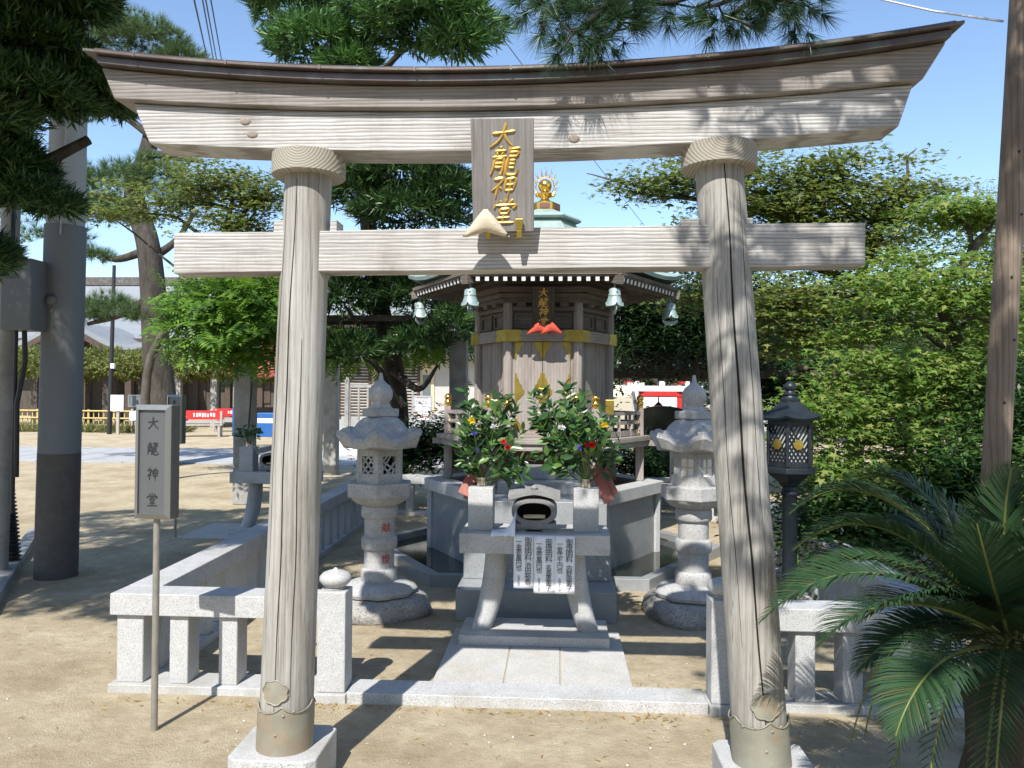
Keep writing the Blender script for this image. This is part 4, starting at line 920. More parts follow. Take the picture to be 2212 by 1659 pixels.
def limb(t, path, r0, r1, m=bark, name='limb', wig=.0):
    P = spline(path,6); n = len(P); r = [r0+(r1-r0)*i/(n-1) for i in range(n)]
    P = [p-Vector(t.location)+Vector((wig*math.sin(5*i/n*3),wig*math.cos(4*i/n*3),0)) for i,p in enumerate(P)]
    return MB().tube(P, r, 10).build(name, m, t, 70)
def maki_pad(px, py, rx, ry, d, L=.10, dens=1., depth=1.0):
    c = V3(W(px,py,d)); r = np.array([rx*d/1720, rx*d/1720*depth, ry*d/1720])
    area = 4*math.pi*((r[0]*r[1])**1.6+(r[0]*r[2])**1.6+(r[1]*r[2])**1.6)**(1/1.6)/3**(1/1.6)
    ns = int(area*240*dens*(.10/L)**2); p,o = shell(ns, c, r, .22)
    # each shoot: a rosette of narrow leaves spreading from its tip
    k = 9; pp = np.repeat(p,k,axis=0)+rng.normal(scale=.014,size=(ns*k,3)); dd = np.repeat(o,k,axis=0)*.75+np.array([0,0,.25])
    a = leaves(LANCE, pp, dd, L, .105, jit=.55)
    q,o2 = shell(int(area*500*dens*(.10/L)**2), c, r*.84, .5); b = leaves(LANCE, q, o2, L*1.2, .2, jit=.9)
    return [a,b]
def tufts(pos, dirs, k, L, wid, spread=.9, curl=0):
    n = len(pos); pp = np.repeat(pos,k,axis=0); dd = np.repeat(dirs/np.linalg.norm(dirs,axis=1,keepdims=True),k,axis=0)+rng.normal(scale=spread*.6,size=(n*k,3))
    tri = ([(-.5,0,0),(.5,0,0),(0,1,0)], [(0,1,2)]); l = L*rng.uniform(.75,1.1,n*k)
    return inst(*tri, pp, frames(dd), np.stack([np.full(n*k,wid),l,l],axis=1))
STAR = [(0,0,0)]
_st = []
for q,r in ((-90,.10),(-60,.30),(-38,.72),(-12,.34),(18,.98),(48,.40),(90,1.15),(132,.40),(162,.98),(192,.34),(218,.72),(240,.30)):
    _st.append((r*.5*math.cos(R_(q)), .45+r*.5*math.sin(R_(q)), -.10*r*r))
STAR = ([(0,.42,.03)]+_st, [(0,i+1,(i+1)%12+1) for i in range(12)])
TRI3 = ([(0,0,0),(.5,.35,-.03),(.12,.5,.03),(0,1,-.06),(-.12,.5,.03),(-.5,.35,-.03)], [(0,1,2),(0,2,3),(0,3,4),(0,4,5)])
def sprays(c, r, n, per, sr, L, tpl=TRI3, flat=.28, hang=.35, wr=1.0, fill=.9):
    """layered horizontal sprays of leaves inside an ellipsoid"""
    cc,_ = shell(n, c, r, fill, low=.9); p = np.repeat(cc,per,axis=0)+rng.normal(size=(n*per,3))*np.array([sr,sr,sr*flat])
    d = rng.normal(size=(n*per,3)); d[:,2] = -hang+.3*d[:,2]
    return leaves(tpl, p, d, L, wr, up=np.array([[0,-.35,1.]]), jit=.15)
# --- overhanging yew-pine on the far side of the pole (dark pads at the picture's edge)
tb = Vector((-4.6,4.4,0))
mk = tree_thing('yew_pine', 'dark cloud-pruned yew pine overhanging beside the utility pole', 'tree', tb)
limb(mk, [(-4.6,4.4,0),(-4.5,4.5,1.2),(-4.7,4.5,2.4),(-4.3,4.6,3.4),(-4.2,4.3,4.6),(-3.6,4.0,5.4)], .17,.06, name='trunk')
limb(mk, [(-4.55,4.5,2.2),(-3.9,4.8,2.7),(-3.0,4.9,3.2)], .07,.03); limb(mk, [(-4.3,4.6,3.4),(-3.4,4.8,3.6),(-2.8,5.0,3.7)], .07,.03); limb(mk, [(-4.2,4.3,4.6),(-3.0,3.9,4.5),(-1.7,3.6,4.35),(-.6,3.6,4.5)], .08,.03); limb(mk, [(-4.2,4.3,4.4),(-4.4,3.3,4.3),(-4.8,2.5,4.3)], .07,.03)
parts = []
for a in ((40,135,175,105,5.0),(175,205,105,75,5.0),(245,235,45,50,5.3),(60,215,120,60,4.8),(5,375,90,100,5.0),(60,432,80,52,5.0),(112,452,48,26,5.0),(20,-25,190,55,4.6),(-120,250,160,160,4.7),(-160,560,150,120,5.2)): parts += maki_pad(*a, L=.085, dens=1.7)
for c,r,n in (((-1.92,2.68,4.25),(.48,.26,.27),1900),((-2.7,2.6,4.3),(.5,.35,.3),1300),((-5.1,3.0,5.0),(.6,.6,.3),2400),((-4.75,4.6,5.1),(.6,.6,.3),2400),((-1.80,3.45,3.98),(.50,.32,.50),2600),((-1.70,3.75,4.6),(.5,.35,.25),1200),((-2.6,3.9,5.2),(.7,.6,.3),1500),((-2.9,5.2,5.5),(.7,.6,.3),1500),((-3.9,4.6,5.3),(.8,.7,.3),1700),((-4.9,3.9,5.2),(.8,.7,.35),1700),((-4.8,5.3,5.5),(.8,.7,.3),1700),((-6.2,5.0,5.4),(.9,.8,.3),1700),((-3.6,6.4,5.9),(.8,.6,.3),1500),((-2.3,6.3,6.0),(.7,.6,.3),1300),((-1.15,3.55,4.35),(.40,.35,.3),700),((-.55,3.6,4.5),(.4,.35,.22),500),((-3.2,3.0,4.1),(.75,.6,.4),1500),((-3.0,4.1,4.3),(.6,.6,.35),1100),((-3.9,2.4,4.2),(.8,.6,.4),1500),((-4.6,3.1,4.3),(.8,.8,.4),1500),((-5.4,2.2,4.4),(.9,.8,.4),1500),((-2.35,4.6,4.85),(.6,.6,.35),1000),((-3.4,5.2,4.9),(.8,.6,.4),1200),((-5.6,4.0,4.6),(.9,.9,.5),1500)):   # boughs above the frame
    p,o = shell(n, c, r, .35); parts.append(leaves(LANCE, np.repeat(p,6,axis=0), np.repeat(o,6,axis=0), .11, .14, jit=.8))
crown(mk, parts, L_MAKI)
# --- tall yew-pine behind the shrine fence
tb = GP(868,985); tb.z = 0; tb = Vector((-2.35,11.6,0))
mk2 = tree_thing('yew_pine', 'tall yew pine with sunlit rounded foliage pads behind the lantern with red characters', 'tree', tb)
limb(mk2, [tb, W(860,905,11.6), W(845,760,11.6), W(812,620,11.4), W(790,430,11.2), W(768,250,11), W(742,90,10.8), W(715,-60,10.6)], .17,.07, name='trunk')
for a,b,c in (((850,800),(905,840),(945,790)),((845,760),(790,720),(745,660)),((812,620),(880,580),(930,560)),((795,450),(850,420),(930,400)),((768,250),(840,140),(900,90)),((750,120),(690,60),(630,30)),((858,880),(820,800),(770,760))):
    limb(mk2, [W(*a,11.4),W(*b,11.0),W(*c,10.6)], .07,.02)
parts = []
for a in ((925,60,148,82,9.6),(830,20,90,50,9.8),(985,100,60,45,9.4),(630,20,95,45,10.6),(690,110,105,55,10.2),(760,150,60,40,10),(575,-30,60,40,10)): parts += maki_pad(*a, L=.17, dens=1.15)
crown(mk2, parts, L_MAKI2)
parts = []
for a in ((870,395,140,62,10.4),(780,430,90,70,10.5),(955,430,75,55,10.2),(880,470,120,45,10.3),(820,590,110,50,10.8),(740,660,80,70,11),(900,650,90,60,10.8),(960,600,70,50,10.5),(985,720,55,60,10.4),(770,770,70,45,11),(905,745,60,40,10.7)): parts += maki_pad(*a, L=.15, dens=.75)
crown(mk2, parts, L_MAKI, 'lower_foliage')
dark_bark = M('dark_twig_bark', (.05,.042,.034), (.025,.021,.018), scale=30, rough=.95, bump=.6, bscale=60)
# --- pine boughs over the gate
tb = Vector((2.6,-1.6,0))
pn = tree_thing('black_pine', 'black pine whose needle tufts hang into view above the torii beam', 'tree', tb)
limb(pn, [tb,(2.5,-1.5,1.6),(2.2,-.9,3.0),(1.7,.3,4.1),(1.2,1.8,4.2),(.6,2.7,3.9),(.2,3.0,3.65)], .16,.05, name='trunk')
P=[];D=[]
def bough(pts, n, out=.12, r=.010, tip=True):
    Q = spline(pts,6); limb(pn, pts, r*1.5, r*.6, dark_bark, name='twig')
    for i in range(n):
        p = Q[rnd.randrange(len(Q)//3,len(Q))]; d = Vector((rnd.gauss(0,1),rnd.gauss(0,.8),rnd.gauss(-.05,.75))).normalized(); q = p+d*rnd.uniform(.4,1)*out
        MB().tube([p-tb,q-tb],[.005,.004],4).build('shoot', bark, pn) if i % 6 == 0 else None
        P.append(q); D.append(d+Vector((0,0,.15)))
dd = 3.0
for pts,n in (([(1320,10,dd),(1300,60,dd),(1260,95,dd),(1225,120,dd)],24),([(1340,30,dd),(1345,80,dd),(1320,115,dd)],16),([(1150,-30,dd+.3),(1160,30,dd+.3),(1200,75,dd+.3)],22),([(1700,-10,dd),(1610,50,dd),(1560,85,dd)],20),([(1640,0,dd),(1700,40,dd),(1735,60,dd)],18),([(1240,-60,dd),(1330,20,dd),(1290,60,dd),(1190,50,dd+.1)],26),([(1420,-60,dd),(1380,10,dd),(1310,85,dd),(1230,105,dd)],30),([(1330,20,dd),(1430,45,dd+.1),(1530,20,dd+.1)],16),([(1380,-40,dd+.2),(1250,10,dd+.2),(1150,40,dd+.2)],26),
        ([(1700,-80,dd-.1),(1650,-10,dd),(1570,40,dd),(1520,55,dd)],26),([(1600,-70,dd),(1680,10,dd+.1),(1760,25,dd+.1)],26),([(1780,-60,dd),(1720,0,dd),(1640,35,dd)],16)):
    bough([W(p[0],p[1]-38,p[2]) for p in pts], n)
NV = len(P); shade = []                                                 # boughs above the frame, between the sun and the gate's cracked pillar
for (x,z,t) in ((.75,2.75,1.2),(1.1,2.7,1.3),(1.35,2.62,1.2),(1.2,2.35,1.5),(.98,2.2,1.6),(.72,2.3,1.35),(.72,1.95,1.7),(.66,1.6,2.2),(.8,1.35,2.4),(.78,2.55,1.3),(1.45,2.85,1.05),(.55,2.2,1.4),(.9,1.0,2.6),(.62,1.8,2.0),(1.3,2.75,1.15),(1.05,2.62,1.25),(1.5,2.7,1.1),(.95,2.78,1.1),(1.15,2.5,1.3),(1.0,2.15,1.7),(.7,2.1,1.55),(.75,1.2,2.5)):
    c = Vector((x-.21*t, 3.1-t, z+1.096*t)); bough([c+Vector((.3,-.1,.15)),c+Vector((.1,0,.05)),c,c+Vector((-.14,.03,-.03))], 6, .1)
for c in ((.5,3.55,3.75),(.62,3.5,4.0),(.4,3.6,4.2),(.75,3.4,4.3),(.2,3.3,4.4),(.35,3.45,3.62)):
    c = Vector(c); bough([c+Vector((.35,-.15,.12)),c+Vector((.12,0,.04)),c,c+Vector((-.15,.03,-.03))], 9, .13)
P=np.array([tuple(p) for p in P]); D=np.array([tuple(d) for d in D])
parts = [tufts(P[:NV], D[:NV], 62, .115, .0026), tufts(P[NV:], D[NV:], 70, .125, .006)]
for c,r,n in (((.95,-1.0,4.7),(.5,.4,.25),200),((1.4,-1.2,4.7),(.5,.4,.25),200),((.52,3.5,4.05),(.42,.28,.45),150),((1.05,.2,4.8),(.35,.45,.2),150),((1.5,.7,4.8),(.5,.5,.25),200),((1.5,1.6,4.9),(.5,.5,.25),200),((1.9,2.2,4.9),(.7,.6,.3),230),((1.5,-.6,4.7),(.7,.6,.3),200),((2.3,-.4,4.6),(.7,.6,.3),200),((2.5,1.0,4.9),(.7,.6,.3),160),((1.1,.1,4.6),(.35,.4,.2),70),((3.4,.6,5.2),(.6,.5,.3),60)):   # the rest of its crown, above the frame
    p,o = shell(n, c, r, .6); o[:,2] += .4; parts.append(tufts(p,o,44,.15,.011))
for e in ((1.9,2.2,4.8),(3.3,.6,5.1),(2.4,-.4,4.5)): limb(pn, [(2.3,-1.0,2.8),(2.3,-.2,4.0),e], .07,.03)
crown(pn, parts, L_PINE)
# --- pine beyond the yard
tb = Vector((-7.75,17,0)); tb = W(352,1012,17.0); tb.z = 0
pf = tree_thing('black_pine', 'tall pine with a leaning bare trunk and pale needle pads beyond the sandy yard', 'tree', tb)
limb(pf, [tb, W(350,880,17), W(338,760,17), W(330,620,17), W(318,520,17), W(290,420,17.2), W(318,330,17.3), W(335,240,17.4), W(320,140,17.5)], .33,.14, name='trunk')
parts=[]; LB = [((320,540),(250,560),(190,540)),((330,640),(260,680),(190,700)),((325,560),(380,520),(420,460)),((300,440),(240,430),(180,420)),((335,300),(280,260),(220,230)),((320,200),(360,170),(410,150)),((338,660),(400,680),(430,690)),((318,330),(380,340),(440,350))]
for a,b,c in LB: limb(pf, [W(*a,17.1),W(*b,17.2),W(*c,17.3)], .10,.04)
for px,py,rx,ry,n in ((300,95,105,55,420),(250,80,60,45,200),(390,130,50,30,140),(215,470,70,50,220),(250,410,90,55,260),(330,390,90,50,220),(400,440,60,40,120),(200,560,50,25,80),(120,520,80,35,90),(60,470,70,60,120),(210,250,60,60,110),(240,680,85,40,260),(190,690,50,30,100),(100,700,70,35,160),(330,690,60,35,120),(410,660,55,30,60)):
    c = V3(W(px,py,17.2)); s = 17.2/1720; p,o = shell(n, c, (rx*s,rx*s*.8,ry*s), .6); o[:,2] += .5; parts.append(tufts(p,o,26,.22,.010,.9))
crown(pf, parts, L_PINE2)
# --- maples on the right
def maple(label, base, trunk, limbs, blobs, m, L=.07, per=95, sr=.21, wr=1.0, tpl=TRI3, r0=.09, dens=.42):
    t = tree_thing('maple_tree', label, 'tree', base)
    limb(t, trunk, r0, r0*.4, bark_grey, 'trunk', .02)
    for l in limbs: limb(t, l, r0*.45, r0*.12, bark_grey, 'limb', .03)
    TR = spline(trunk,6)
    for px,py,rx,ry,d,n in blobs:
        e = W(px,py,d); q = min(TR, key=lambda p: (p-e).length+.8*max(0,p.z-e.z)); mid = q.lerp(e,.5)+Vector((rnd.gauss(0,.08),rnd.gauss(0,.08),.08)); limb(t, [q,mid,e,e+(e-q)*.18], r0*.30, r0*.05, bark_grey, 'limb', .02)
    parts = [sprays(V3(W(px,py,d)), np.array([rx*d/1720,rx*d/1720*.8,ry*d/1720]), max(2,int(n*dens)), per, sr, L, tpl, .14, .22, wr) for px,py,rx,ry,d,n in blobs]
    crown(t, parts, m); return t
b1 = Vector((3.0,8.6,0))
maple('broad maple with olive green crown behind the gate pillar', b1, [b1,W(1850,950,8.4),W(1880,760,8.3),W(1860,640,8.2),W(1870,520,8.2)],
      [[W(1870,760,8.3),W(1800,690,8.2),W(1720,640,8)],[W(1865,680,8.3),W(1950,600,8.1),W(2020,560,8)],[W(1865,560,8.2),W(1760,480,8.1),W(1600,420,8)],[W(1870,560,8.2),W(1930,450,8.3),W(2000,420,8.3)],[W(1860,620,8.2),W(1700,560,8.4),W(1540,560,8.6)]],
      [(1480,400,115,75,8.6,60),(1400,420,70,30,8.8,22),(1350,395,30,15,8.8,5),(1620,410,130,95,8.4,105),(1760,400,95,85,8.2,80),(1720,470,150,80,8.2,95),(1900,450,120,85,8.3,100),(1560,530,130,85,8.6,80),(1800,560,130,60,8.1,60),(1990,430,70,50,8.3,40),(1860,520,120,40,8.2,40),(1690,660,95,70,7.8,80),(1740,740,80,40,7.8,40),(1500,640,60,50,9,26),(1800,345,45,30,8.2,16),(1960,350,20,18,8.3,4)], L_MAPLE2, r0=.10, dens=.32)
b2 = Vector((4.2,7.6,0))
maple('bright green maple with a twisting dark trunk beside the brown wooden post', b2, [b2,W(2030,1000,7.4),W(2040,850,7.3),W(2075,760,7.2),W(2030,640,7.2),W(2090,560,7.2)],
      [[W(2060,780,7.2),W(1980,700,7.0),W(1900,690,7)],[W(2040,660,7.2),W(2000,600,7.1),W(1940,590,7)],[W(2035,900,7.3),W(1960,880,7),W(1880,830,6.9)],[W(2080,570,7.2),W(2130,500,7.2),W(2160,430,7.2)],[W(2030,960,7.3),W(1930,960,7),W(1830,950,6.8)]],
      [(2060,600,120,70,7.1,70),(1930,640,110,55,7.0,60),(2120,470,80,70,7.3,50),(2060,470,90,45,7.4,40),(1930,560,60,30,7.2,18),(1880,830,120,85,6.8,62),(1800,880,90,60,6.6,40),(1960,800,90,50,7,45),(2080,800,90,60,7,45),(1880,960,120,75,6.6,50),(1980,1000,110,75,6.8,40),(2080,900,90,60,6.9,40),(2150,700,70,80,7,40),(1800,1010,70,60,6.5,50),(1900,720,80,30,7,26)], L_MAPLE, r0=.085, tpl=STAR, L=.085, per=70, sr=.2, dens=.36)
b3 = Vector((5.6,10.5,0))
maple('slender maple with fresh green leaves rising behind the brown post', b3, [b3,W(2140,900,10),W(2120,700,10),W(2140,560,10)], [[W(2130,700,10),W(2200,620,10),W(2260,600,10)]],
      [(2160,520,110,90,10,80),(2260,620,110,160,10,90),(2150,720,90,90,10,50),(2000,700,120,90,10.5,60),(2200,900,120,120,10,60),(1950,560,90,60,10.5,40),(2150,1020,160,90,9.5,70)], L_MAPLE, L=.065)
b4 = Vector((1.9,11.6,0))
def bushy(name, label, base, blobs, m, L, wr, per=50, sr=.2, trunk=None, tpl=LANCE, group=None, flat=.6, hang=.1):
    t = tree_thing(name, label, 'tree' if 'tree' in name else 'shrub', base, group)
    if trunk: limb(t, trunk, .09, .03, bark_grey, 'trunk')
    parts = [sprays(V3(W(px,py,d)), np.array([rx*d/1720,rx*d/1720*.8,ry*d/1720]), n, per, sr, L, tpl, flat, hang, wr) for px,py,rx,ry,d,n in blobs]
    crown(t, parts, m, 'crown'); return t
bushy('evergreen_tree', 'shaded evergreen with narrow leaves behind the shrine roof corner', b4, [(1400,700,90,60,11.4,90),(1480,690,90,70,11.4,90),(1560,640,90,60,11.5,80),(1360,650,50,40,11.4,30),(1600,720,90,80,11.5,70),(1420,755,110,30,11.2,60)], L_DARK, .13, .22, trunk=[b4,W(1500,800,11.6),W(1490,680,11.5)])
b5 = W(690,1000,14.5); b5.z = 0; 
maple('maple with fine green leaves seen between the beams and the pine trunk', Vector((-7.2,13.5,0)), [Vector((-7.2,13.5,0)),Vector((-7.0,13.4,2.2)),W(470,560,13.4),W(500,430,13.4)], [[W(480,520,13.4),W(560,430,13.2),W(600,400,13.2)],[W(470,540,13.4),W(380,470,13.4),W(260,460,13.4)]],
      [(470,400,110,55,13.4,80),(560,430,80,70,13.2,70),(400,440,80,55,13.4,40),(300,440,70,50,13.4,30),(240,470,60,22,13.2,16),(520,490,120,50,13.2,60),(560,560,70,40,13.2,30)], L_MAPLE2, L=.085, sr=.24)
# --- shrubs and hedges
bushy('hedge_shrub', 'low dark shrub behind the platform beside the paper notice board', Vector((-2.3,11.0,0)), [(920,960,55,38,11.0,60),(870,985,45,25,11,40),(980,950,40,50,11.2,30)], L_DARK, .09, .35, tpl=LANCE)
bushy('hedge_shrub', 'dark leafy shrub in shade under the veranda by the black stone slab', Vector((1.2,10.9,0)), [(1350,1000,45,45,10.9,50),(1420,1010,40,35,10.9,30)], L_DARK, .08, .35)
bushy('hedge_shrub', 'dense garden shrub under the maples behind the bronze lamp', Vector((2.75,6.6,0)), [(1790,1130,90,90,6.2,70),(1900,1120,110,70,6.2,80),(2010,1130,110,80,6.4,80)], L_SHRUB, .06, .45)
bushy('hedge_shrub', 'shaded garden shrub behind the brown wooden post', Vector((4.4,6.0,0)), [(2120,1050,130,130,6.2,150),(2220,900,120,150,6.4,110)], L_SHRUB, .065, .42)
bushy('evergreen_tree', 'broad evergreen filling the view behind the maples', Vector((6.0,14,0)), [(1700,840,140,100,13,110),(1850,840,150,120,13,120),(2000,860,150,130,13,120),(2150,840,150,150,13,120),(1640,740,80,70,13.5,40)], L_SHRUB, .15, .35, trunk=[Vector((6,14,0)),Vector((6,14,2.5))])
# --- wisteria pergola between yard and shrine
def compound(pos, dirs, L, nl=6):
    tv=[];tf=[]
    for i in range(nl):
        y = .15+.75*i/nl
        for s in (-1,1):
            b = len(tv); tv += [(0,y,0),(s*.16,y+.10,.0),(s*.34,y+.10,-.05),(s*.17,y+.0,.01)]; tf.append((b,b+1,b+2,b+3))
    b = len(tv); tv += [(0,.88,0),(.05,.97,0),(0,1.12,-.03),(-.05,.97,0)]; tf.append((b,b+1,b+2,b+3))
    n = len(pos); l = L*rng.uniform(.7,1.15,n); return inst(tv,tf,pos,frames(dirs,np.array([[0,-.5,.85]])),l[:,None])
pg = thing('wisteria_pergola', 'near pergola of concrete posts overgrown with bright wisteria', 'pergola', (-3,13,0))
o0 = Vector((3,-13,0)) 
for x,y in ((-4.46,11.15),(-4.4,15.3),(-1.45,11.6),(-1.4,15.3)):
    MB().box(x+3-.125,x+3+.125,y-13-.125,y-13+.125,0,2.42).build('post', concrete_old, pg, bevel=.015)
for x in (-4.43,-1.43): MB().box(x+3-.09,x+3+.09,-2.6,2.9,2.42,2.58).build('beam', concrete_old, pg)
for j in range(9): MB().box(-2.6,2.1,-2.2+.55*j-.04,-2.2+.55*j+.04,2.58,2.66).build('crossbar', dark_wood, pg)
P=[];D=[]
for px,py,rx,ry,d,n in ((480,680,95,55,10.3,420),(430,720,50,30,10.2,160),(540,640,70,50,10.5,240),(590,690,50,60,10.8,180),(520,740,70,30,10.6,200),(640,720,90,45,12,160),(760,740,110,30,12.5,200),(880,740,110,35,12.5,200),(960,690,60,60,12,160),(600,640,60,40,12,100),(1000,640,40,50,11.5,70),(460,650,60,30,10.4,120)):
    p,o = shell(n, V3(W(px,py,d)), np.array([rx,rx,ry])*d/1720, .8, .9); p = p+rng.normal(scale=.13,size=p.shape); P.append(p); o[:,2] -= .25; D.append(o+rng.normal(scale=.4,size=o.shape))
P = np.concatenate(P); D = np.concatenate(D); kk = rng.random(len(P)) < .72; v,f = compound(P[kk], D[kk], .36); link('wisteria', npmesh('wisteria', v-V3(pg.location), f), L_WIST, pg)
for pts in (([W(530,1000,11.2),W(545,800,11.2),W(535,700,10.9),W(500,660,10.6)]),([W(600,720,11),W(640,640,10.9),W(610,600,10.9)])):
    MB().tube([p-Vector(pg.location) for p in spline(pts,6)], .012, 6).build('vine', bark_grey, pg, 70)
pg2 = thing('wisteria_pergola', 'shaded pergola behind the shrine by the small red shrine', 'pergola', (3,13.5,0))
for x,y in ((.0,12.6),(3.0,12.6),(.0,15.2),(3.0,15.2)): 
    if x > .5: MB().box(x-3-.1,x-3+.1,y-13.5-.1,y-13.5+.1,0,1.86).build('post', concrete_old, pg2, bevel=.01)
for y in (12.6,15.2): MB().box(-2.6,2.4,y-13.5-.07,y-13.5+.07,1.86,2.0).build('beam', dark_wood, pg2)
for j in range(11): MB().box(-2.5+.46*j-.03,-2.5+.46*j+.03,-1.3,2.1,2.0,2.07).build('crossbar', dark_wood, pg2)
P,D=[],[]
for px,py,rx,ry,d,n in ((1400,785,95,18,13,300),(1500,785,80,18,13,240),(1620,790,90,22,13.4,180),(1450,760,120,20,14,200),(1340,770,40,26,13,70)):
    p,o = shell(n, V3(W(px,py,d)), np.array([rx,rx,ry])*d/1720, .8, .9); P.append(p); D.append(o+rng.normal(scale=.4,size=o.shape))
v,f = compound(np.concatenate(P), np.concatenate(D), .26); link('wisteria', npmesh('wisteria2', v-V3(pg2.location), f), L_SHRUB, pg2)
# ------------------------------------------------------------------ cycad
CR = W(2205,1405,2.75)
cy = thing('cycad', 'glossy dark green cycad with arching feathery fronds beside the gate pillar', 'cycad', (CR.x,CR.y,0))
prof = [(.19,-.02),(.17,.1),(.18,.25),(.16,.4),(.17,.55),(.12,CR.z-.05),(.05,CR.z+.02),(0,CR.z+.03)]
MB().lathe(prof, 28, wob=lambda q,k: 1+.10*math.sin(9*q+k*2)).build('trunk', bark, cy, 40)
L_RACH = M('cycad_rachis', (.16,.17,.035), (.10,.12,.03), scale=20, rough=.45)
def frond(base, mid, tip, ll=.135, n=62, vee=.55, twist=0.):
    pts = bez([base, mid*2-(base+tip)/2, tip], 40); O = Vector(cy.location)
    fr = link('frond', bpy.data.meshes.new('frond'), None, cy); P=[];D=[];S=[];U=[]
    for i in range(n):
        u = .16+.84*i/(n-1); x = u*40; k = min(39,int(x)); p = pts[k].lerp(pts[k+1],x-k); t = (pts[k+1]-pts[k]).normalized()
        sd = t.cross(Vector((0,0,1)));
        if sd.length < .2: sd = t.cross(Vector((0,1,0)))
        sd.normalize(); upn = sd.cross(t).normalized(); sd = (sd*math.cos(twist)+upn*math.sin(twist)).normalized(); upn = sd.cross(t).normalized()
        for s in (-1,1):
            d = (sd*s*(1-.25*u)+upn*vee*.45+t*(.62+.9*u**3)).normalized(); d = (d+Vector((rnd.gauss(0,.03),rnd.gauss(0,.03),rnd.gauss(0,.03)))).normalized()
            l = ll*(math.sin(math.pi*min(1,(.12+.86*u)))**.45)*(.55+.45*min(1,(1-u)*3.5)+.1)*rnd.uniform(.93,1.05); P.append(p-O); D.append(d); S.append((l,l,l)); U.append(upn)
    # leaflet: a narrow strip that droops at its tip
    lf = ([(-.022,0,0),(.022,0,0),(.029,.35,.03),(-.029,.35,.03),(.023,.72,.0),(-.023,.72,.0),(.002,1,-.12),(-.002,1,-.12)], [(0,1,2,3),(3,2,4,5),(5,4,6,7)])
    P=np.array([tuple(p) for p in P]);D=np.array([tuple(d) for d in D]);U=np.array([tuple(d) for d in U])
    v,f = inst(*lf, P, frames(D,U), np.array(S)); me = npmesh('frond',v,f); fr.data = me; me.materials.append(L_CYCAD)
    MB().tube([p-O for p in pts], [.009-.0065*i/40 for i in range(41)], 6).build('rachis', L_RACH, fr, 70)
FRONDS = [((1640,1345,2.70),(1900,1240,2.65)),((1765,1398,2.45),(1970,1305,2.5)),((1712,1190,2.9),(1930,1150,2.85)),((1705,1110,3.1),(1925,1085,3.05)),((1815,1050,3.2),(2000,1075,3.1)),((1860,1340,2.6),(2030,1290,2.65)),((1700,1270,2.85),(1930,1215,2.8)),((2185,1010,2.6),(2170,1200,2.65)),((2290,1080,2.6),(2230,1220,2.6)),((1935,1590,2.25),(2050,1420,2.4)),
   ((1945,1120,3.3),(2050,1190,3.1)),((2300,1350,2.3),(2260,1340,2.5)),((2020,1060,2.95),(2080,1210,2.9)),((2330,1250,2.9),(2250,1280,2.85)),((1850,1450,2.9),(2000,1360,2.85)),((2110,1130,2.5),(2150,1280,2.55))]
for tp,md in FRONDS: frond(CR+Vector((rnd.uniform(-.03,.03),rnd.uniform(-.03,.03),0)), W(*md), W(*tp), ll=.165, n=92, twist=rnd.uniform(-.25,.25))
for k in range(10):                                     # drooping old fronds round the trunk
    a = rnd.uniform(2.2,5.6); e = Vector((CR.x+.55*math.cos(a),CR.y+.5*math.sin(a),.12+rnd.random()*.2)); frond(CR, CR+Vector((.34*math.cos(a),.32*math.sin(a),.02)), e, ll=.10, n=44)
# ------------------------------------------------------------------ poles, cables, lamp
def taper_pole(name, label, base, top, r0, r1, m, cat='pole', seg=28):
    t = thing(name, label, cat, base); MB().tube([(0,0,-.05),Vector(top)-Vector(base)], [r0,r1], seg).build('shaft', m, t, 60); return t
pb_ = GP(121,1245); ptp = W(155,20,6.75); dirp = (ptp-pb_).normalized(); top = pb_+dirp*8.5
up_ = taper_pole('utility_pole', 'grey concrete utility pole with a dark wrapped foot', pb_, top, .162, .12, concrete)
z = 1.07
MB().tube([dirp*-.02, dirp*z], [.170,.167], 32).build('wrap', pole_wrap, up_, 60)
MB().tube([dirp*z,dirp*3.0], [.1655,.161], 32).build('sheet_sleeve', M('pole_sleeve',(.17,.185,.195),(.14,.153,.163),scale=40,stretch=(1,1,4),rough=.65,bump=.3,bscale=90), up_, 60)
for zz in (3.05,3.12): MB().tube([dirp*zz,dirp*(zz+.015)], [.158,.158], 32).build('band', stainless, up_, 60)
MB().tube([dirp*2.9+Vector((.06,-.162,0)),dirp*3.0+Vector((.06,-.158,0)),dirp*4.4+Vector((.09,-.14,0)),dirp*7+Vector((.07,-.13,0))], .008, 6).build('ground_wire', concrete, up_, 60)
MB().lathe([(.045,0),(.045,.02),(.03,.03),(.0,.032)], 20, M=Matrix.Translation(dirp*2.35+Vector((.0,-.165,0))) @ Matrix.Rotation(R_(90),4,'X')).build('number_tag', box_grey, up_, 60)
b = GP(2,1250); b2_ = taper_pole('service_pole', 'thin pole at the yard edge carrying a grey meter box', (b.x-.03,b.y,0), (b.x+.1,b.y,6), .075, .07, concrete_old)
p0,p1 = W(22,555,6.4), W(58,712,6.4)
eb = thing('meter_box', 'grey steel meter box fixed to the thin pole', 'box', (p0.x,6.2,p1.z))
MB().box(-.12,p1.x-p0.x,0,.22,0,p0.z-p1.z).build('case', box_grey, eb, bevel=.01)
MB().tube([(.02,.1,0),(.03,.1,-.25),(-.02,.08,-.6),(-.03,.1,-1.2)], .02, 8).tube([(-.05,.1,0),(-.06,.1,-1.5)], .016, 8).tube([(-.06,.05,p0.z-p1.z),(-.05,.05,1.4)], .02, 8).build('conduit', black_plastic, eb, 60)
h0 = GP(28,1230); hose = thing('ribbed_pipe', 'black ribbed pipe standing at the yard edge', 'pipe', (h0.x,h0.y,0))
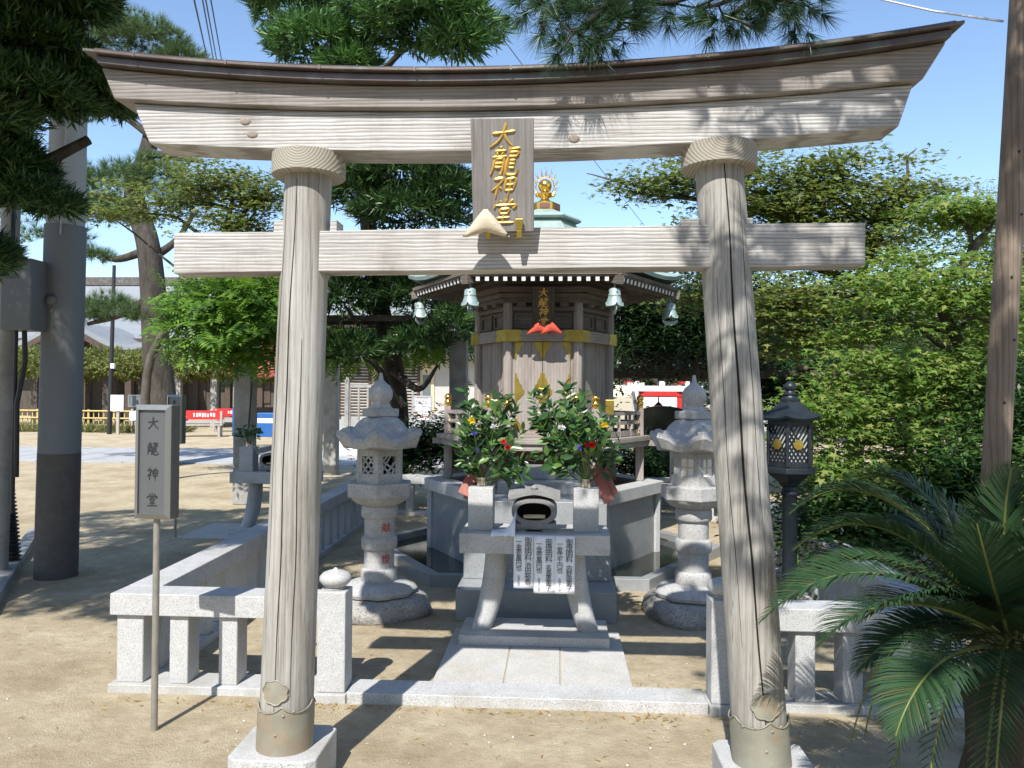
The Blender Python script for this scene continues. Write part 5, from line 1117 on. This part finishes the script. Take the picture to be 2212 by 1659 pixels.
MB().tube([(-.02,0,0),(-.05,.0,.3),(-.10,.02,.62),(-.12,.05,.82)], .075, 16).build('pipe', black_plastic, hose, 60)
for k in range(22): MB().lathe([(.083,-.006),(.088,0),(.083,.006)], 16, c=(-.02-.1*(k/22)**1.2,.02*k/22,.05+.034*k)).build('rib', black_plastic, hose, 60)
kb = MB().bar(GP(-40,1330,.03), GP(75,1150,.03), .12, .1).build('kerb', concrete_old, None, bevel=.01); tag(kb, 'narrow concrete kerb at the foot of the poles', 'kerb')
for i,(x0,y0,x1,y1) in enumerate(((415,-20,452,145),(434,-20,464,145),(441,-20,471,146),(452,-20,482,148))):
    a,b = W(x0,y0,9.0), W(x1,y1,16); d = b-a; o = MB().tube([a-d*.6-a,a-a,b-a,b+d*1.2-a], .011 if i == 0 else .009, 6).build('power_cable', cable_mat, None, 60, loc=a); tag(o, 'black power cable crossing the sky above the gate beam beside three others', 'cable', 'power cables by the utility pole')
a,b = W(2166,46,3.62), W(1900,-2,4.6); o = MB().tube([Vector((0,0,0)),(b-a)*.5+Vector((0,0,-.012)),b-a,(b-a)*2.2+Vector((0,0,.05))], .006, 6).build('stay_cable', white_cable, None, 60, loc=a); tag(o, 'white cable running from the brown wooden post across the sky', 'cable')
a,b = W(1086,80,14), W(1345,425,24); o = MB().tube([Vector((0,0,0))-(b-a)*.5,(b-a)*.5+Vector((0,0,-.05)),(b-a)*1.6], .008, 6).build('power_cable', cable_mat, None, 60, loc=a); tag(o, 'thin dark cable slanting down the sky behind the shrine finial', 'cable')
wp0, wp1 = W(2140,1180,3.6), W(2213,-60,3.6); dirw = (wp1-wp0).normalized(); wb = wp0-dirw*(wp0.z/dirw.z)
wpst = taper_pole('wooden_post', 'reddish brown wooden post standing behind the cycad', wb, wb+dirw*5.5, .058, .052, post_wood)
for k in range(7): 
    q = -1.2-.5*(k%2); MB().lathe([(.006,0),(.005,.004),(0,.005)], 8, M=Matrix.Translation(dirw*(1.3+.28*k)+Vector((.057*math.cos(q),.057*math.sin(q),0))) @ Vector((math.cos(q),math.sin(q),0)).to_track_quat('Z','Y').to_matrix().to_4x4()).build('nail', ink, wpst)
# bronze lamp
bl = GP(1708,1345); bl = Vector((1.93-.26,5.75,0)); bl = W(1706,1000,5.75); bl.z = 0
lm = thing('bronze_lamp', 'dark bronze garden lantern with diamond lattice windows on a round pole', 'lamp', bl, R_(8))
MB().lathe([(.085,-.02),(.085,.03),(.055,.05),(.052,.06),(.052,.88),(.062,.89),(.062,.91),(.052,.92),(.052,.945)], 28).build('pole', bronze, lm, 50)
MB().lathe([(.05,.94),(.07,.955),(.085,.98),(.15,1.03),(.165,1.045),(.0,1.045)], 6).build('flared_foot', bronze, lm)
MB().prism(hexa(.205,R_(0)), 1.046, 1.09).build('tray', bronze, lm, bevel=.008)
MB().prism(hexa(.165), 1.09, 1.12).build('chamber_rim', bronze, lm); MB().prism(hexa(.165), 1.385, 1.43).build('chamber_rim', bronze, lm)
HP = hexa(.16)
for x,y in HP: MB().lathe([(.014,1.10),(.014,1.40)], 8, c=(x,y,0)).build('corner_bar', bronze, lm)
MB().prism(hexa(.145), 1.12, 1.388).build('glass', frosted, lm)
for i in range(6):
    a,b = Vector((*HP[i],0))*.955, Vector((*HP[(i+1)%6],0))*.955; t_ = (b-a).normalized(); L_ = (b-a).length; mb = MB()
    n = 7
    for k in range(-n,n):
        for s in (-1,1):
            # clip a slanted bar to the window
            x0 = k*L_/5; pts = []
            zz0,zz1 = 1.12,1.388; dx = s*(zz1-zz0)*.62
            u0,u1 = x0,x0+dx; ta,tb_ = 0.,1.
            for lim,sg in ((0,1),(L_,-1)):
                f0,f1 = sg*(u0-lim), sg*(u1-lim)
                if f0 < 0 and f1 < 0: ta = 2
                elif f0 < 0: ta = max(ta, f0/(f0-f1))
                elif f1 < 0: tb_ = min(tb_, f0/(f0-f1))
            if ta < tb_-.05 and ta <= 1:
                pa = a+t_*(u0+(u1-u0)*ta)+Vector((0,0,zz0+(zz1-zz0)*ta)); pb2 = a+t_*(u0+(u1-u0)*tb_)+Vector((0,0,zz0+(zz1-zz0)*tb_)); mb.bar(pa,pb2,.008,.009)
    mb.build('lattice', bronze, lm)
    c = (a+b)/2; nrm = c.normalized(); MB().lathe([(.034,0),(.034,.006),(.012,.009),(.0,.01)], 24, M=Matrix.Translation(c+nrm*.008+Vector((0,0,1.255))) @ nrm.to_track_quat('Z','Y').to_matrix().to_4x4(), wob=lambda q,k: 1+.10*abs(math.sin(8*q))*(k<2)).build('crest', dull_gold, lm, 50)
R = []
for r,z,up in ((.14,1.425,0),(.235,1.425,.02),(.245,1.44,.022),(.19,1.465,.012),(.13,1.505,.0),(.085,1.55,0),(.075,1.56,0)):
    ring = []
    for i in range(6):
        for k in range(6):
            u = k/6; pa,pb2 = Vector((*hexa(r)[i],z)),Vector((*hexa(r)[(i+1)%6],z)); p = pa.lerp(pb2,u); p.z += up*(2*abs(u-.5))**2; ring.append(p)
    R.append(ring)
MB().rings(R).build('roof', bronze, lm, 35)
MB().lathe([(.07,1.56),(.072,1.575),(.055,1.585),(.05,1.60),(.058,1.61),(.035,1.625),(.032,1.635),(.046,1.655),(.046,1.675),(.03,1.695),(.008,1.708),(.0,1.71)], 24).build('finial', bronze, lm, 50)
# ------------------------------------------------------------------ second offering table in the yard
a2 = GP(575,1150); a2 = Vector((a2.x+.12,a2.y+.0,0))
altar('granite offering table standing in the yard beyond the long fence', a2, R_(-4))
o = vase_block('square stone vase block on the yard table', (a2.x-.33,a2.y,.70), R_(-4))
burner('stone incense burner on the yard table half hidden by the gate pillar', (a2.x-.03,a2.y-.02,.70), R_(-4))
bouquet('small spray of pale leaves in the yard vase block', (a2.x-.33,a2.y,.975), [(-.08,.22,0,-.2),(.06,.24,0,.2),(.14,.18,-.03,.3),(-.14,.16,0,-.3),(0,.2,-.05,0)], 9, [])
pv = MB().box(a2.x-.95,a2.x+.6,a2.y-.45,a2.y+.5,-.02,.012).build('paving_slab', granite_paving, None, bevel=.004); tag(pv, 'flat stone slab on the ground under the yard table', 'slab')
# ------------------------------------------------------------------ far side of the yard
bf = thing('bamboo_fence', 'low yellow bamboo fence along the far side of the yard', 'fence', (-22,30,0))
xs0,xs1 = PY(-30,930,30).x+22, PY(345,930,30).x+22
for z in (.25,.52,.80): MB().tube([(xs0,0,z),(xs1,0,z)], .032, 8).build('rail', bamboo, bf, 60)
n = 34
for i in range(n+1):
    x = xs0+(xs1-xs0)*i/n; big = i % 5 == 0; MB().tube([(x,.05,0),(x,.05,.86 if big else .80)], .045 if big else .022, 8).build('post' if big else 'picket', bamboo, bf, 60)
gn = 9000; gx = rng.uniform(xs0-22-1,xs1-22+1,gn); gy = rng.uniform(29.2,30.9,gn)
v,f = leaves(LANCE, np.stack([gx,gy,np.zeros(gn)],1), np.tile([0,0,1.],(gn,1)), .34, .12, jit=.5); gs = link('grass', npmesh('grass',v,f), L_GRASS); tag(gs, 'dry green grass growing along the bamboo fence', kind='stuff')
# far pergola with a mat of creeper
fp = thing('wisteria_pergola', 'long far pergola topped with a yellowing leafy mat behind the bamboo fence', 'pergola', (-18,35,0))
xl,xr = PY(0,900,34).x+18, PY(620,900,34).x+18
for i in range(9):
    x = xl+(xr-xl)*i/8; MB().box(x-.14,x+.14,-1.1,-.85,0,2.35).build('post', concrete_old if i>4 else dark_wood, fp)
    MB().box(x-.12,x+.12,2.9,3.15,0,2.35).build('post', dark_wood, fp)
for y in (-1,3): MB().box(xl-1,xr+1,y-.1,y+.1,2.35,2.55).build('beam', dark_wood, fp)
for i in range(30): x = xl+(xr-xl)*i/29; MB().box(x-.06,x+.06,-1.6,3.6,2.55,2.66).build('crossbar', dark_wood, fp)
P=[];D=[]
for i in range(26):
    x = xl+(xr-xl)*i/25-18; p,o = shell(900, (x,35.4,2.75+.12*math.sin(i)), (.95,2.9,.58+.10*math.sin(i*1.7)), .5, .9); P.append(p); D.append(o)
P=np.concatenate(P);D=np.concatenate(D); v,f = leaves(LANCE, np.repeat(P,2,0), np.repeat(D,2,0), .20, .35, jit=.7); link('leaf_mat', npmesh('leaf_mat', v-V3(fp.location), f), L_TRELLIS, fp)
# main hall with long grey roof
TH_ = thing('temple_hall', 'large temple hall with a long grey roof and curved entrance gable', 'building', (-18,50,0))
ZR = PY(400,597,52).z; zE = PY(400,735,46).z; xa,xb = PY(-250,700,50).x+18, PY(1000,700,50).x+18
R=[]
for k in range(13):
    u = k/12; y = -4.5+7.0*u; z = zE+(ZR-.5-zE)*(u**1.25); R.append([(xa-1+2.5*u*0,y,z),(xb+1,y,z)])
vs=[p for r in R for p in r]; MB().add(vs,[(2*k,2*k+1,2*k+3,2*k+2) for k in range(12)]).add([(x,y,z-.25) for x,y,z in vs],[(2*k+2,2*k+3,2*k+1,2*k) for k in range(12)]).build('roof', tile_grey, TH_)
for k in range(1,13):
    x0_,y0_,z0_ = R[k-1][0]; x1_,y1_,z1_ = R[k][0]
MB().box(xa-1,xb+1,-4.62,-4.4,zE-.28,zE+.06).build('eave_board', shutter_wood, TH_)
MB().box(xa-1,xb+1,2.3,3.1,ZR-.55,ZR).build('ridge', copper_brown, TH_)
MB().add([(xa,2.7,ZR-.5),(xb,2.7,ZR-.5),(xb,9.5,zE),(xa,9.5,zE)],[(0,1,2,3)]).build('rear_roof', tile_grey, TH_)
MB().box(xa+1,xb-1,-2.2,8,0,zE+.3).build('wall', dark_wood, TH_)  # dark wood colour stands for the deep shade behind the porch
for i in range(18):
    x = xa+2+(xb-xa-4)*i/17; MB().box(x-.16,x+.16,-2.45,-2.15,0,zE+.2).build('column', shutter_wood, TH_)
    if i % 2: MB().box(x+.25,x+2.6,-2.28,-2.21,.9,3.0).build('shutter_panel', shutter_wood, TH_)
# curved entrance gable (karahafu)
gx = PY(190,720,44).x+18; R=[]; R2=[]
for k in range(33):
    u = -1+2*k/32; x = gx+u*4.6; z = zE-1.15+1.55*math.exp(-(u*1.9)**2)-.25*abs(u)+.75*abs(u)**3.2; R.append([(x,-8.2,z),(x,-8.2,z+.32),(x,-3.6,z+.42),(x,-3.6,z+.02)]); R2.append((x,z))
MB().rings(R).build('porch_roof', tile_grey, TH_, 40)
vs=[];fs=[]
for k,(x,z) in enumerate(R2):
    vs += [(x,-8.26,z-.32),(x,-8.26,z+.02)]; 
    if k: fs.append((2*k-2,2*k,2*k+1,2*k-1))
MB().add(vs,fs).add([(x,y+.05,z) for x,y,z in vs],fs).build('bargeboard', shutter_wood, TH_, 40)
MB().box(gx-3.9,gx+3.9,-8.0,-7.7,zE-1.9,zE-1.45).build('porch_beam', shutter_wood, TH_)
for s in (-3.5,-1.2,1.2,3.5): MB().box(gx+s-.17,gx+s+.17,-8.0,-7.66,0,zE-1.45).build('porch_post', shutter_wood, TH_)
MB().box(gx-2,gx+2,-8.15,-8.05,zE-1.4,zE-.75).build('gable_panel', dark_wood, TH_)
# low building with slatted shutters
lb = thing('office_building', 'low cream building with brown slatted shutters behind the trees', 'building', (-6,31,0))
xa,xb = PY(640,850,30).x+6, PY(1120,850,30).x+6
MB().box(xa,xb,0,5,0,2.9).build('wall', pale_wall, lb)
MB().box(xa-.6,xb+.6,-.9,5.5,2.9,3.15).build('roof', copper_brown, lb)
MB().box(xa,xb,-.06,-.002,.05,.75).build('skirting', concrete, lb)
for px0,px1 in ((735,800),(850,905)):
    x0_,x1_ = PY(px0,850,31).x+6, PY(px1,850,31).x+6
    MB().box(x0_,x1_,-.05,-.004,.7,2.6).build('shutter_back', dark_wood, lb)
    sh_ = MB().box(x0_-.05,x0_+.05,-.16,-.055,.65,2.65).box(x1_-.05,x1_+.05,-.16,-.055,.65,2.65).build('shutter_frame', shutter_wood, lb)
    for k in range(16): MB().box(x0_+.05,x1_-.05,-.13,-.06,.74+.118*k,.80+.118*k).build('slat', bench_wood, sh_)
for px0,px1 in ((803,846),(906,938)):
    x0_,x1_ = PY(px0,850,31).x+6, PY(px1,850,31).x+6; MB().box(x0_,x1_,-.06,-.004,.8,2.75).build('plaster_panel', cream_wall, lb)
    MB().box(x0_+.15,x0_+.45,-.1,-.062,.85,2.3).build('window', grey_board, lb)
x0_ = PY(600,850,31).x+6
gf = thing('railing', 'grey post-and-rail barrier in front of the slatted building', 'railing', PY(755,935,26)); gf.location.z = 0
for k in range(9): MB().box(k*.30-.03,k*.30+.03,-.03,.03,0,1.75).build('picket', concrete_old, gf)
MB().box(-.15,-.02,-.1,.1,0,2.1).build('end_post', concrete_old, gf); MB().box(0,2.5,-.045,.045,1.76,1.86).build('top_rail', concrete_old, gf)
for k in range(4):
    p = PY(745+15*k,945,20); o = MB().lathe([(.13,0),(.145,.42),(.15,.45),(.135,.45),(.125,.03),(.0,.03)],20).build('bucket', white_paint, None, 60, loc=(p.x,20,0)); tag(o, 'white plastic bucket standing in a row behind the lantern', 'bucket', 'white buckets behind the lantern')
# notice boards; print too small to read in the photo stays as rows of small marks
def marks(parent, x0, x1, z, h, n, m, y):
    mb = MB(); w = (x1-x0)/n
    for i in range(n): mb.box(x0+w*i+w*.12, x0+w*i+w*(.55+.33*rnd.random()), y-.004, y-.001, z-h*rnd.uniform(.3,.5), z+h*rnd.uniform(.3,.5))
    o = mb.build('print', m, parent); o['kind'] = 'stuff'; return o
def board(label, px0, px1, py0, py1, d, m, post=True, legs=(0.5,), frame=None, lines=None):
    a,b = PY(px0,py0,d), PY(px1,py1,d); t = thing('notice_board', label, 'notice board', ((a.x+b.x)/2,d,0)); w = b.x-a.x
    MB().box(-w/2,w/2,-.03,.02,b.z,a.z).build('panel', m, t)
    if frame:
        f = MB()
        for r in ((-w/2-.02,w/2+.02,a.z-.02,a.z+.025),(-w/2-.02,w/2+.02,b.z-.025,b.z+.02),(-w/2-.025,-w/2+.02,b.z+.02,a.z-.02),(w/2-.02,w/2+.025,b.z+.02,a.z-.02)): f.box(r[0],r[1],-.045,.03,r[2],r[3])
        f.build('frame', frame, t)
    if post:
        for u in legs: MB().box(w*(u-.5)-.05,w*(u-.5)+.05,.021,.1,0,a.z-.1).build('post', bench_wood, t)
    for s,size,x,z,mm in (lines or ()): text(s, size, mm, t, (x*w,-.033,b.z+(a.z-b.z)*z), ext=.001)
    return t
board('white notice board on a wooden post before the bamboo fence', 240,267,853,888,28,white_paint)
board('grey framed notice board in front of the far pergola', 279,310,854,878,29.5,grey_board,True,(.2,.8),stainless)
board('small white placard low beside the steel sign', 281,308,888,908,27.5,white_paint,True)
nb_ = board('white framed paper notice in front of the cream building', 896,931,857,888,19,paper,True,(.5,),concrete)
for z_,m_,n_,x0_,x1_ in ((1.48,red_ink,8,-.14,.13),(1.41,ink,9,-.16,.15),(1.345,ink,9,-.16,.15),(1.285,ink,6,-.02,.15)): marks(nb_, x0_, x1_, z_, .035, n_, m_, -.03)
board('small white no smoking placard under the framed notice', 903,926,891,907,18.9,paper,False,(), None, [('敷地内', .05, .12,.72,ink),('全面禁煙', .062, .16,.42,red_ink),('○', .11,-.33,.5,red_ink)])
# yard lamp pole
lpz = GP(236,938); lamp = taper_pole('lamp_pole', 'thin black pole standing in front of the bamboo fence', lpz, (lpz.x+.1,lpz.y,6.2), .085, .06, black_plastic)
p = PY(241,790,lpz.y); MB().box(.06,.2,-.1,.0,p.z-.1,p.z+.08).build('floodlight', white_paint, lamp)
# benches
def bench(label, loc, rz):
    t = thing('bench', label, 'bench', loc, rz, None)
    for k in range(3): MB().box(-.8,.8,-.45+.15*k,-.32+.15*k,.40,.44).build('seat_slat', bench_wood, t)
    bk = MB().box(-.8,.8,.06,.10,.60,.92).build('backrest', red_paint, t)
    MB().box(-.8,.8,.06,.10,.46,.56).build('back_slat', bench_wood, t)
    for x in (-.7,.7):
        for y in (-.40,.06): MB().box(x-.04,x+.04,y-.035,y+.035,0,.40 if y<0 else .9).build('leg', bench_wood, t)
        MB().box(x-.03,x+.03,-.36,.03,.30,.36).build('stretcher', bench_wood, t)
    marks(bk, -.25, .5, .76, .15, 8, white_paint, .06); marks(bk, -.66, -.5, .645, .05, 3, white_paint, .06)
    MB().tube([(-.66,.055,.69),(-.57,.055,.80),(-.48,.055,.69)], .015, 6).lathe([(.03,-.003),(.03,.003)],12,M=Matrix.Translation((-.57,.055,.72)) @ Matrix.Rotation(R_(90),4,'X')).build('emblem', white_paint, bk)
    return t
p = GP(432,943); bench('grey wooden bench with a red backboard beside the steel sign', (p.x,p.y,0), R_(14))
p = GP(505,932); bench('grey wooden bench with a red backboard next to the concrete pergola post', (p.x,p.y,0), R_(14))
# red-roofed kiosk, blue chest and bin
ko = GP(585,938); k_ = thing('kiosk', 'open kiosk with a red hipped roof behind the gate pillar', 'kiosk', (ko.x,ko.y,0))
for x in (-1.0,1.3):
    for y in (-.9,.9): MB().box(x-.07,x+.07,y-.07,y+.07,0,2.2).build('post', concrete_old, k_)
R=[]
for s,z in ((1.0,2.15),(1.0,2.4),(.55,3.3),(.30,3.9)): R.append([(-1.35*s+.15,-1.3*s,z),(1.35*s+.15,-1.3*s,z),(1.35*s+.15,1.3*s,z),(-1.35*s+.15,1.3*s,z)])
MB().rings(R).build('roof', M('red_roof',(.33,.06,.05),(.24,.045,.04),scale=3,rough=.6), k_)
MB().box(-.7,1.1,.2,.8,0,1.0).build('counter', dark_wood, k_)
o = MB().lathe([(.28,0),(.30,.05),(.30,1.0),(.27,1.05),(.0,1.06)],24).build('bin', blue_plastic, None, 50, loc=(ko.x-.55,ko.y-1.5,0)); tag(o, 'blue round bin in front of the red-roofed kiosk', 'bin')
ch = thing('ice_chest', 'blue and white chest standing beside the round blue bin', 'chest', (ko.x+.45,ko.y-1.5,0)); MB().box(-.3,.3,-.3,.3,0,.5).build('body', blue_plastic, ch, bevel=.02); MB().box(-.3,.3,-.3,.3,.66,.85).build('lid', blue_plastic, ch, bevel=.02); MB().box(-.29,.29,-.29,.29,.5,.66).build('white_band', white_paint, ch)
# ------------------------------------------------------------------ small red shrine and white torii behind
rs = thing('red_shrine', 'small red and white shrine with a scalloped white curtain', 'shrine', (PY(1421,850,18.2).x,18.2,0)); rs.scale = (.68,1,.86)
for x in (-.68,.68): MB().box(x-.09,x+.09,-.1,.08,0,2.0).build('post', red_paint, rs); MB().box(x*.80-.07,x*.80+.07,.0,.1,0,1.9).build('white_panel', white_paint, rs)
MB().box(-.85,.85,-.12,.1,1.82,1.98).build('lintel', red_paint, rs); MB().box(-.7,.7,.4,.5,0,1.9).build('back_wall', dark_interior, rs)
R=[]
for k in range(21):
    u=-1+k/10; z = 2.02+.42*math.exp(-(u*1.7)**2)+.10*abs(u)**3; R.append([(u*1.05,-.35,z),(u*1.05,-.35,z+.12),(u*1.05,.9,z+.2),(u*1.05,.9,z)])
MB().rings(R).build('roof', red_paint, rs, 40)
for s in (-1,1):
    vs=[];fs=[]
    for i in range(13):
        u=i/12
        for j in range(9):
            v=j/8; drop = .50*(math.sin(math.pi*min(1,u*.93+.035))**.7)*(.75+.25*u) if s else 0; vs.append((s*(.02+.58*u), -.14-.02*math.sin(u*22)*v, 1.80-v*(.12+.55*u**1.1)))
            if i and j: b_=i*9+j; fs.append((b_-10,b_-9,b_,b_-1))
    MB().add(vs,fs).build('curtain', paper, rs, 60)
    MB().lathe([(.09,0),(.07,.002),(.0,.003)],5,M=Matrix.Translation((s*.36,-.17,1.5)) @ Matrix.Rotation(R_(90),4,'X')).build('crest', ink, rs)
wt_ = thing('white_torii', 'small white painted gate in front of the red shrine', 'torii gate', (PY(1430,850,16).x,16,0)); wt_.scale = (1.1,1.1,1.0)
for x in (-.47,.47): MB().lathe([(.062,0),(.056,2.2)],20,c=(x,0,0)).build('pillar', white_paint, wt_, 50)
MB().box(-.72,.72,-.045,.045,1.67,1.78).build('tie_beam', white_paint, wt_); MB().box(-.9,.9,-.07,.07,2.05,2.24).build('lintel', white_paint, wt_, bevel=.01); MB().box(-.62,-.32,-.05,.05,1.78,1.84).build('wedge', white_paint, wt_); MB().box(-.05,.05,-.04,.04,1.78,2.05).build('strut', white_paint, wt_)
text('奉', .10, grey_board, wt_, (-.47,-.064,1.45), ext=.001)
bs = thing('stone_slab', 'polished black stone slab with a rounded top beside the veranda', 'monument', (PY(1430,950,11.8).x,11.8,0))
poly=[]
for k in range(13): a_=math.pi*k/12; poly.append((.42*math.cos(a_)*1.0,1.28+.16*math.sin(a_)))
poly=[(-.42,0),(.42,0)]+poly; n=len(poly)
MB().add([(x,-.09,z) for x,z in poly]+[(x,.09,z) for x,z in poly],[tuple(range(n)),tuple(range(2*n-1,n-1,-1))]+[(k,n+k,n+(k+1)%n,(k+1)%n) for k in range(n)]).build('slab', black_stone, bs, bevel=.012)
MB().box(-.5,.5,-.25,.25,-.02,.16).build('foot', granite_smooth, bs, bevel=.005)
# house glimpsed through the leaves
hh = thing('house', 'pale house with a grey roof glimpsed through the maples', 'building', (14,34,0))
MB().box(-10,12,0,8,0,4.2).build('wall', pale_wall, hh); MB().rings([[(-10.6,-.8,4.2),(12.6,-.8,4.2),(12.6,8.6,4.2),(-10.6,8.6,4.2)],[(-8,3.6,6.6),(10,3.6,6.6),(10,4.2,6.6),(-8,4.2,6.6)]]).build('roof', tile_grey, hh)
for k in range(5): w_ = MB().box(-8+4*k,-6.4+4*k,-.06,-.004,1.3,2.9).build('window', grey_board, hh)
# backdrop trees
for i,(x,y,h,r,lab) in enumerate(((3,30,5.2,3.2,'dense dark tree behind the red shrine'),(9,27,5.5,3.5,'dense tree beyond the maples in front of the pale house'),(-1.5,40,5,3.4,'rounded tree rising behind the slatted building'),(18,30,7,4.2,'tall tree beyond the brown post'))):
    t = tree_thing('broadleaf_tree', lab, 'tree', Vector((x,y,0))); limb(t,[(x,y,0),(x,y,h*.5),(x+.2,y,h*.8)],.22,.08,bark_grey,'trunk')
    crown(t,[sprays((x+rnd.uniform(-r*.5,r*.5),y+rnd.uniform(-1,1),h*.62+rnd.uniform(-1,1)),np.array([r*.62,r*.62,h*.28]),46,46,.45,.26,LANCE,.6,.1,.4) for _ in range(6)], L_SHRUB)
for i,(x,y,h,r) in enumerate(((-13,-10,7.5,3.6),(-7,-12,8,3.8),(-1,-11,7.6,3.6),(5,-12,8,3.8),(11,-10,7.5,3.6))):     # unseen trees added behind the camera to cut the sky fill
    t = tree_thing('broadleaf_tree', 'unseen broad evergreen added behind the camera to cut the sky fill', 'tree', Vector((x,y,0)), 'unseen trees added behind the camera'); limb(t,[(x,y,0),(x,y,h*.5),(x+.2,y,h*.8)],.22,.08,bark_grey,'trunk')
    crown(t,[sprays((x+rnd.uniform(-r*.4,r*.4),y+rnd.uniform(-1,1),h*.52+rnd.uniform(-1.2,1.2)),np.array([r*.7,r*.5,h*.28]),40,30,.5,.42,LANCE,.6,.1,.5) for _ in range(7)], L_SHRUB)
# bare twiggy treetop beyond the brown post
bt = tree_thing('bare_tree', 'thin leafless treetop rising behind the brown post', 'tree', Vector((11.5,20,0))); tw = MB()
limb(bt,[(11.5,20,0),(11.4,20,3),(11.3,20,5)],.14,.05,bark_grey,'trunk')
for k in range(60):
    a = rnd.uniform(0,6.28); b0 = Vector((-.15,0,4.2+rnd.random()*1.4)); e = b0+Vector((math.cos(a)*rnd.uniform(.5,1.8),math.sin(a)*.8,rnd.uniform(.6,2.0))); tw.tube([b0,b0.lerp(e,.5)+Vector((rnd.gauss(0,.1),0,rnd.gauss(0,.1))),e],[.014,.009,.003],4)
    for q in range(5): s_=b0.lerp(e,rnd.uniform(.4,1)); tw.tube([s_,s_+Vector((rnd.gauss(0,.25),rnd.gauss(0,.2),rnd.uniform(.1,.5)))],[.007,.002],3)
tw.build('twigs', bark_grey, bt)
# ------------------------------------------------------------------ litter on the ground
gn = 5200; gx = rng.uniform(-4.5,3.0,gn); gy = 1.6+rng.random(gn)**1.3*7.5; keep = ~((gx>-.75)&(gx<.45)&(gy>4.0)&(gy<7.4)) & ~((abs(gx+1.1)<.2)&(abs(gy-3.24)<.2)) & ~((abs(gx-.81)<.2)&(abs(gy-3.2)<.2)) & ~((gy>4.0)&(gy<4.35)); gx,gy = gx[keep],gy[keep]; gn = len(gx)
oct_ = ([(1,0,0),(0,1,0),(-1,0,0),(0,-1,0),(0,0,.7),(0,0,-.3)],[(0,1,4),(1,2,4),(2,3,4),(3,0,4),(1,0,5),(2,1,5),(3,2,5),(0,3,5)])
s = .002+.007*rng.random(gn)**4; v,f = inst(*oct_, np.stack([gx,gy,s*.2],1), frames(np.stack([np.cos(gx*99),np.sin(gx*99),0*gx],1),np.array([[0,0,1.]])), np.stack([s*1.3,s,s],1))
pm = leafmat('pebble', [(.22,.18,.13),(.40,.36,.30),(.60,.58,.54),(.30,.24,.17)], 0., .8, .3); pe = link('pebbles', npmesh('pebbles',v,f), pm); tag(pe,'small scattered grit and pebbles on the sandy ground',kind='stuff')
gn = 1100; gx = rng.uniform(-4.5,2.6,gn); gy = 1.7+rng.random(gn)**1.2*6.5; a_ = rng.uniform(0,6.28,gn); keep = ~((gx>-.75)&(gx<.45)&(gy>4.0)&(gy<7.4)) & ~((abs(gx+1.1)<.2)&(abs(gy-3.24)<.2)) & ~((gy>4.0)&(gy<4.35)); gx,gy,a_ = gx[keep],gy[keep],a_[keep]; gn = len(gx)
ex = np.concatenate([rng.uniform(-2.4,2.1,260), -2.38-np.abs(rng.normal(0,.05,60)), rng.uniform(-2.1,-.75,70), rng.uniform(.45,1.8,70)]); ey = np.concatenate([4.03-np.abs(rng.normal(0,.045,260)), rng.uniform(4.2,8.5,60), 4.40+np.abs(rng.normal(0,.06,140))])
gx = np.concatenate([gx,ex]); gy = np.concatenate([gy,ey]); a_ = np.concatenate([a_,rng.uniform(0,6.28,len(ex))]); gn = len(gx)
v,f = leaves(LANCE, np.stack([gx,gy,np.full(gn,.004)],1), np.stack([np.cos(a_),np.sin(a_),.02*np.ones(gn)],1), .034, .16, up=np.array([[0,0,1.]]), jit=.06, lv=.5); v[:,2] = np.abs(v[:,2])+.002
lm_ = leafmat('fallen_leaf', [(.30,.10,.03),(.42,.24,.07),(.50,.40,.10),(.22,.13,.06)], .1, .8, .2); fl_ = link('fallen_leaves', npmesh('fallen_leaves',v,f), lm_); tag(fl_,'scattered dry fallen leaves and needles on the ground',kind='stuff')
